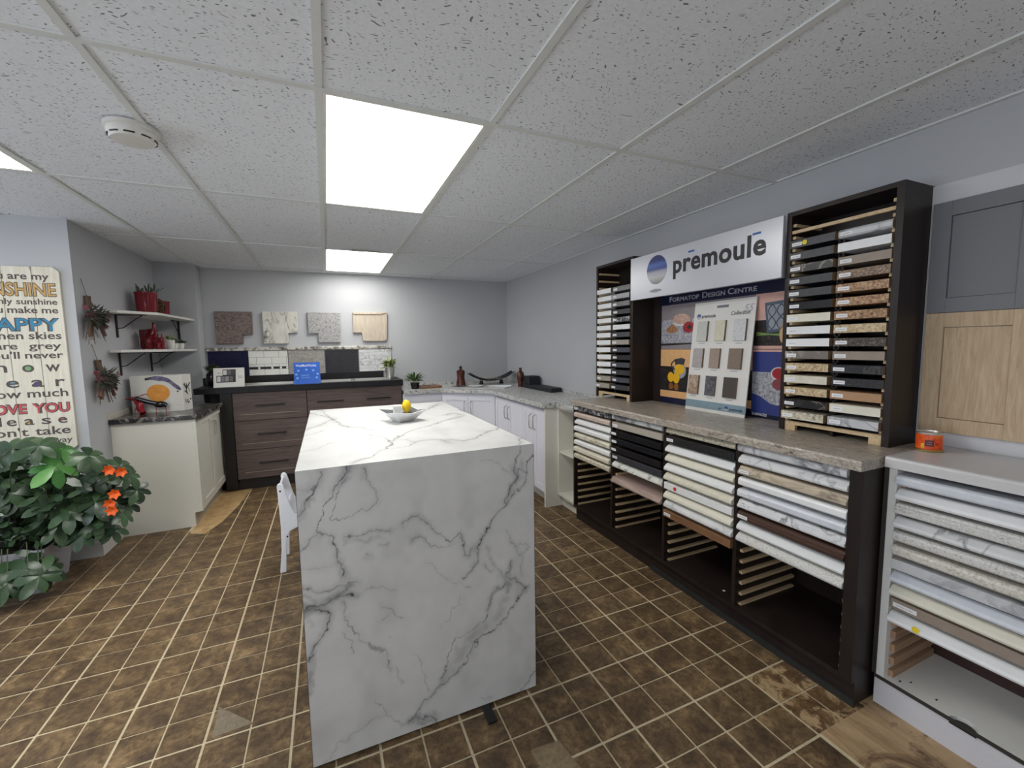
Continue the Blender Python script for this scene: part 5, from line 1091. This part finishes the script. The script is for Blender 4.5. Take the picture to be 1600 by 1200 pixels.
for k,(x,y,r0,r1,h,lf,l) in enumerate(((-1.30,4.80,.024,.034,.085,M_LF1,'tapered white pot with a bright green sprout beside the small elephant'),(-1.31,4.935,.027,.036,.055,M_LF2,'round white pot with a dark green succulent, middle of three'),(-1.30,5.065,.027,.037,.055,M_LF3,'round white pot with a dark succulent at the right end of the lower shelf'))):
    potplant(x,y,SZ2,[(r0,SZ2+.0005),(r1,SZ2+h*.6),(r1*1.02,SZ2+h)],M_WP,l,lf,22,.045,.4,(.3,1.4),1,.006,'potted_succulent','white pots on the lower shelf')
# ------------------------------------------------------------------ dried flower bunches hanging on the wall
def bunch(y,zt,zb,label,seed):
    rr=random.Random(seed); x=-1.485; t=thing('dried_flower_bunch',(x,y,zb),label,'dried flowers','dried flower bunches on the wall')
    L_=zt-zb; zk=zt-L_*.42
    MB().tube([(-1.497,y-.04,zt),(-1.49,y-.03,zt-L_*.12),(-1.485,y-.01,zt-L_*.27)],.002,5).build('hanging_cord',plain('cord_tan',rgb(120,104,86),.8),t)
    M_ST=plain('dry_stem',rgb(92,74,56),.8,var=.2); st=MB()
    for k in range(16):
        a=rr.uniform(-1,1); st.tube([(x+rr.uniform(-.008,.012),y+a*.012,zt-L_*.25),(x+.01,y+a*.012,zk),(x+rr.uniform(0,.05),y+a*.16,zb+rr.uniform(0,L_*.3))],.0022,4)
    stuff(st.build('stems',M_ST,t))
    MB().tube([(x-.005,y-.022,zt-L_*.25),(x+.01,y-.018,zt-L_*.36),(x+.014,y-.014,zk)],.012,6,0,.022).build('wrapped_stalk',plain('bark_brown',rgb(84,66,52),.8,var=.25),t,smooth=True)
    for k,(dy,dz) in enumerate(((-.17,.01),(-.12,-.03),(.12,-.05),(.17,-.01),(.09,-.10),(-.05,-.05))):
        c=(x+.03,y+dy,zk+dz-.03); b=MB()
        for j in range(12):
            v=Vector((rr.uniform(0,1),rr.uniform(-1,1),rr.uniform(-1,1))).normalized(); p=Vector(c); b.face([p,p+v*.030+Vector((0,.008,0)),p+v*.036,p+v*.030+Vector((0,-.004,.008))])
        b.build('flower_head',plain('dried_rose_%d'%(k%2+seed%2),[rgb(120,52,66),rgb(150,84,96),rgb(96,46,54)][(k%2+seed%2)],.8,var=.2),t)
    gm=MB()
    for j in range(170):
        v=Vector((rr.uniform(0,.7),rr.uniform(-1,1),rr.uniform(-1.1,.5))).normalized(); p=Vector((x+.02,y+rr.uniform(-.09,.10),zk-.05+rr.uniform(-.05,.03))); w=v.orthogonal().normalized()*.006; gm.face([p,p+v*.04+w,p+v*.075,p+v*.04-w])
    stuff(gm.build('dried_leaves',plain('dried_leaf_green',rgb(66,66,56),.8,var=.3),t))
    lg=MB()
    for dy,dz in ((.14,-.19),(-.06,-.20),(-.09,-.18)): lg.tube([(x+.015,y+dy*.3,zk-.06),(x+.02,y+dy*.8,zk+dz*.8),(x+.018,y+dy,zk+dz)],.010,6,0,.013)
    lg.build('dry_pods',plain('dry_pod_brown',rgb(110,78,68),.8,var=.25),t,smooth=True)
bunch(3.875,1.90,1.455,'upper dried flower bunch hanging on the grey wall left of the shelves',1)
bunch(3.93,1.46,1.02,'lower dried flower bunch hanging on the grey wall left of the shelves',2)
# ------------------------------------------------------------------ plank sign with hand lettered verse
WY=3.7395
t=thing('verse_sign',(-1.83,WY,.76),'tall whitewashed plank sign with colourful hand lettered sunshine verse','sign')
M_PLK=wood('whitewashed_plank',rgb(206,200,182),rgb(226,222,208),6,(9,1,.6),.6)
for a,b2,z0,z1 in ((-2.108,-1.970,.79,1.935),(-1.967,-1.8275,.782,1.940),(-1.825,-1.6885,.775,1.948),(-1.686,-1.556,.762,1.951)):
    c=.028; MB().prism([(a+.004,z0),(b2-c if b2>-1.6 else b2-.004,z0),(b2,z0+c),(b2,z1-c),(b2-c if b2>-1.6 else b2-.006,z1),(a+.006,z1),(a,z1-.012),(a,z0+.012)],1,WY-.022,WY).build('plank',M_PLK,t,bev=.0015)
wy=WY-.0228; rx=(1,0,0); M_VI=plain('verse_ink',rgb(84,74,72),.6)
def vword(w,zb,cap,xr,k,mat,bold,d,name='lettering'):
    o=text(w,cap/.73,mat,t,name,(xr,wy-d,zb),rx,(0,0,1),'RIGHT',1,bold,0,False,.0004)
    m_=max(v.co.x for v in o.data.vertices); o.data.transform(Matrix.Translation((-m_,0,0)))
    if k!=1: o.data.transform(Matrix.Diagonal((k,1,1,1)))
    return o,-min(v.co.x for v in o.data.vertices)
def vline(w,zc,cap,xr,width,mat,bold=.0006,d=0,low=False):
    """one line of the verse: right end at xr, stretched to the given width, letters cap high, centred on zc; a part per word"""
    os=[vword(q,zc-cap*(.37 if low else .5),cap,0,1,mat,bold,d) for q in w.split()[::-1]]
    gap=cap*.42; k=width/(sum(q[1] for q in os)+gap*(len(os)-1)); x=xr
    for o,n in os:
        o.data.transform(Matrix.Diagonal((k,1,1,1))); o.location.x+=x; x-=(n+gap)*k
def big(w,zc,cap,xr,width,c):
    vline(w,zc,cap,xr+.003,width+.006,M_VI,.0055); vline(w,zc,cap,xr,width,plain('verse_'+w[:3],c,.6,var=.15,scale=60),.001,.0009)
L_=True
vline('You are my',1.885,.045,-1.606,.325,M_VI,.001,0,L_); big('SUNSHINE',1.808,.082,-1.580,.40,rgb(196,160,96))
vline('my only sunshine',1.727,.038,-1.578,.39,M_VI,.0008,0,L_); vline('you make me',1.674,.042,-1.578,.355,M_VI,.001,0,L_)
big('HAPPY',1.588,.080,-1.580,.38,rgb(52,128,164))
vline('when skies',1.512,.048,-1.576,.36,M_VI,.001,0,L_); vline('are',1.447,.045,-1.79,.10,M_VI,.001,0,L_); vline('grey',1.447,.045,-1.582,.155,M_VI,.001,0,L_); vline("you'll never",1.388,.045,-1.577,.375,M_VI,.001,0,L_)
def letters(w,zc,cap,xs,wd):
    for ch,x in zip(w,xs): vline(ch,zc,cap,x+wd/2,wd*(.35 if ch=='l' else 1.25 if ch=='w' else .8 if ch=='r' else 1),M_VI,.0012,0,True)
letters('know',1.312,.070,(-2.003,-1.877,-1.752,-1.627),.056); letters('dear',1.215,.070,(-1.975,-1.832,-1.715,-1.612),.060)
vline('how much',1.142,.054,-1.574,.385,M_VI,.001,0,L_)
big('I LOVE YOU',1.052,.060,-1.574,.44,rgb(196,84,88))
letters('please',.968,.060,(-2.0,-1.927,-1.858,-1.776,-1.695,-1.615),.046)
vline("don't take",.896,.054,-1.582,.41,M_VI,.001,0,L_); vline('my sunshine away',.832,.036,-1.577,.44,M_VI,.0006,0,L_)
for (x,z,r,c) in ((-1.752,1.308,.017,rgb(120,160,110)),(-1.979,1.207,.020,rgb(206,78,96)),(-1.832,1.216,.015,rgb(120,160,176)),(-1.718,1.206,.018,rgb(74,72,140)),(-2.0,.962,.015,rgb(66,140,160)),(-1.778,.962,.012,rgb(214,170,84)),(-1.615,.970,.010,rgb(196,110,110))):
    MB().prism([(x+r*math.cos(k*math.pi/8),z+r*.9*math.sin(k*math.pi/8)) for k in range(16)],1,wy-.0003,wy+.0002).build('colour_fill',plain('verse_fill_%d'%int(1000*(x+z)),c,.6,var=.1),t)
# ------------------------------------------------------------------ big umbrella plant in a grey planter
t=thing('umbrella_plant',(-1.75,3.45,0),'bushy dark green umbrella plant in a pale grey planter below the verse sign','plant')
pf=MB(); q0=[(-2.12,3.30),(-1.60,3.30),(-1.60,3.56),(-2.12,3.56)]; q1=[(-2.15,3.27),(-1.565,3.27),(-1.565,3.59),(-2.15,3.59)]
for a,b2 in zip(range(4),(1,2,3,0)): pf.face([(*q0[a],.0),(*q0[b2],.0),(*q1[b2],.27),(*q1[a],.27)])
pf.face([(*p,.0) for p in q0]); pf.build('planter',plain('pale_grey_planter',rgb(176,176,184),.5),t)
MB().box(-2.13,-1.585,3.285,3.575,.24,.25).build('soil',plain('dark_soil',rgb(44,34,28),.9),t)
M_UL=leafmat('umbrella_leaf',rgb(24,38,26),rgb(72,98,66),.28); M_ULB=leafmat('umbrella_leaf_fresh',rgb(50,104,44),rgb(100,156,82),.3); M_STM=plain('green_stem',rgb(72,84,52),.6,var=.15)
lm=leafmesh('leaf',M_UL,1,.46,.07,.26); lm2=leafmesh('leaf',M_ULB,1,.44,.08,.30)
stems=MB()
WH=[w_ for w_ in WH if not (w_[2]<.24 and w_[0]>-1.5)]
for k,(x,y,z) in enumerate(WH):
    if z<.33 and -2.2<x<-1.5: y=3.13+.02*(k%3)
    if z<.16: z=.16
    base=(max(-2.05,min(-1.63,x-.1)),3.43,.25)
    mid=((base[0]+x)/2,(base[1]+y)/2-.02,max(.3,(base[2]+z)/2+.10))
    stems.tube([base,mid,(x,y,z)],.004,5,0,.002)
    fresh=k in (2,3); ln=R.uniform(.10,.13) if x<-1.3 else R.uniform(.075,.10)
    nn=Vector((.35+R.uniform(-.4,.4)+(.4 if x>-1.3 else 0),-.75+R.uniform(-.25,.25),.75+R.uniform(-.35,.35))).normalized()
    uu=nn.orthogonal().normalized(); vv=nn.cross(uu); a0=R.uniform(0,6.28)
    for j in range(7):
        a=a0+2*math.pi*j/7; d=(uu*math.cos(a)+vv*math.sin(a)-nn*R.uniform(.0,.3)).normalized()
        zz=(nn-d*nn.dot(d)).normalized(); yy=zz.cross(d)
        o=bpy.data.objects.new('leaf',lm2 if fresh else lm); COL.objects.link(o); place(o,Vector((x,y,z)),t)
        o.rotation_mode='QUATERNION'; o.rotation_quaternion=Matrix(((d.x,yy.x,zz.x),(d.y,yy.y,zz.y),(d.z,yy.z,zz.z))).to_quaternion(); o.scale=(ln*R.uniform(.85,1.15),)*3
stems.build('stems',M_STM,t)
fo=MB(); rq=random.Random(3)
for k in range(520):
    u=rq.random(); x=-1.98+u*.66; y=3.40+rq.uniform(-.14,.20); z=.27+rq.random()*(.50-.25*abs(u-.35))
    v=Vector((rq.uniform(-1,1),rq.uniform(-1,.4),rq.uniform(-.7,.6))).normalized(); w=v.orthogonal().normalized(); ln=rq.uniform(.07,.11); p=Vector((x,y,z))
    fo.face([p,p+v*ln*.35+w*ln*.2,p+v*ln*.75+w*ln*.2,p+v*ln,p+v*ln*.75-w*ln*.2,p+v*ln*.35-w*ln*.2])
stuff(fo.build('inner_foliage',M_UL,t))
t=thing('orange_flowers',(-1.61,3.45,.2505),'orange artificial flowers on thin stems among the umbrella plant leaves','flowers')
M_ORF=plain('orange_petal',rgb(226,96,26),.5,var=.2)
for x,y,z in ((-1.235,3.27,.70),(-1.19,3.30,.675),(-1.22,3.27,.55),(-1.25,3.28,.49),(-1.24,3.27,.45)):
    MB().tube([(-1.61+.1*(x+1.24),3.45,.2505),(-1.45,3.36,.27+z*.35),(x,y,z)],.0025,5).build('stem',M_STM,t)
    b=MB()
    for j in range(6):
        a=j*math.pi/3+z*9; v=Vector((math.cos(a)*.8,-.5,math.sin(a)*.8)).normalized(); w=Vector((-math.sin(a),0,math.cos(a))); p=Vector((x,y,z)); b.face([p,p+v*.024+w*.012,p+v*.042,p+v*.024-w*.012])
    b.build('flower',M_ORF,t)
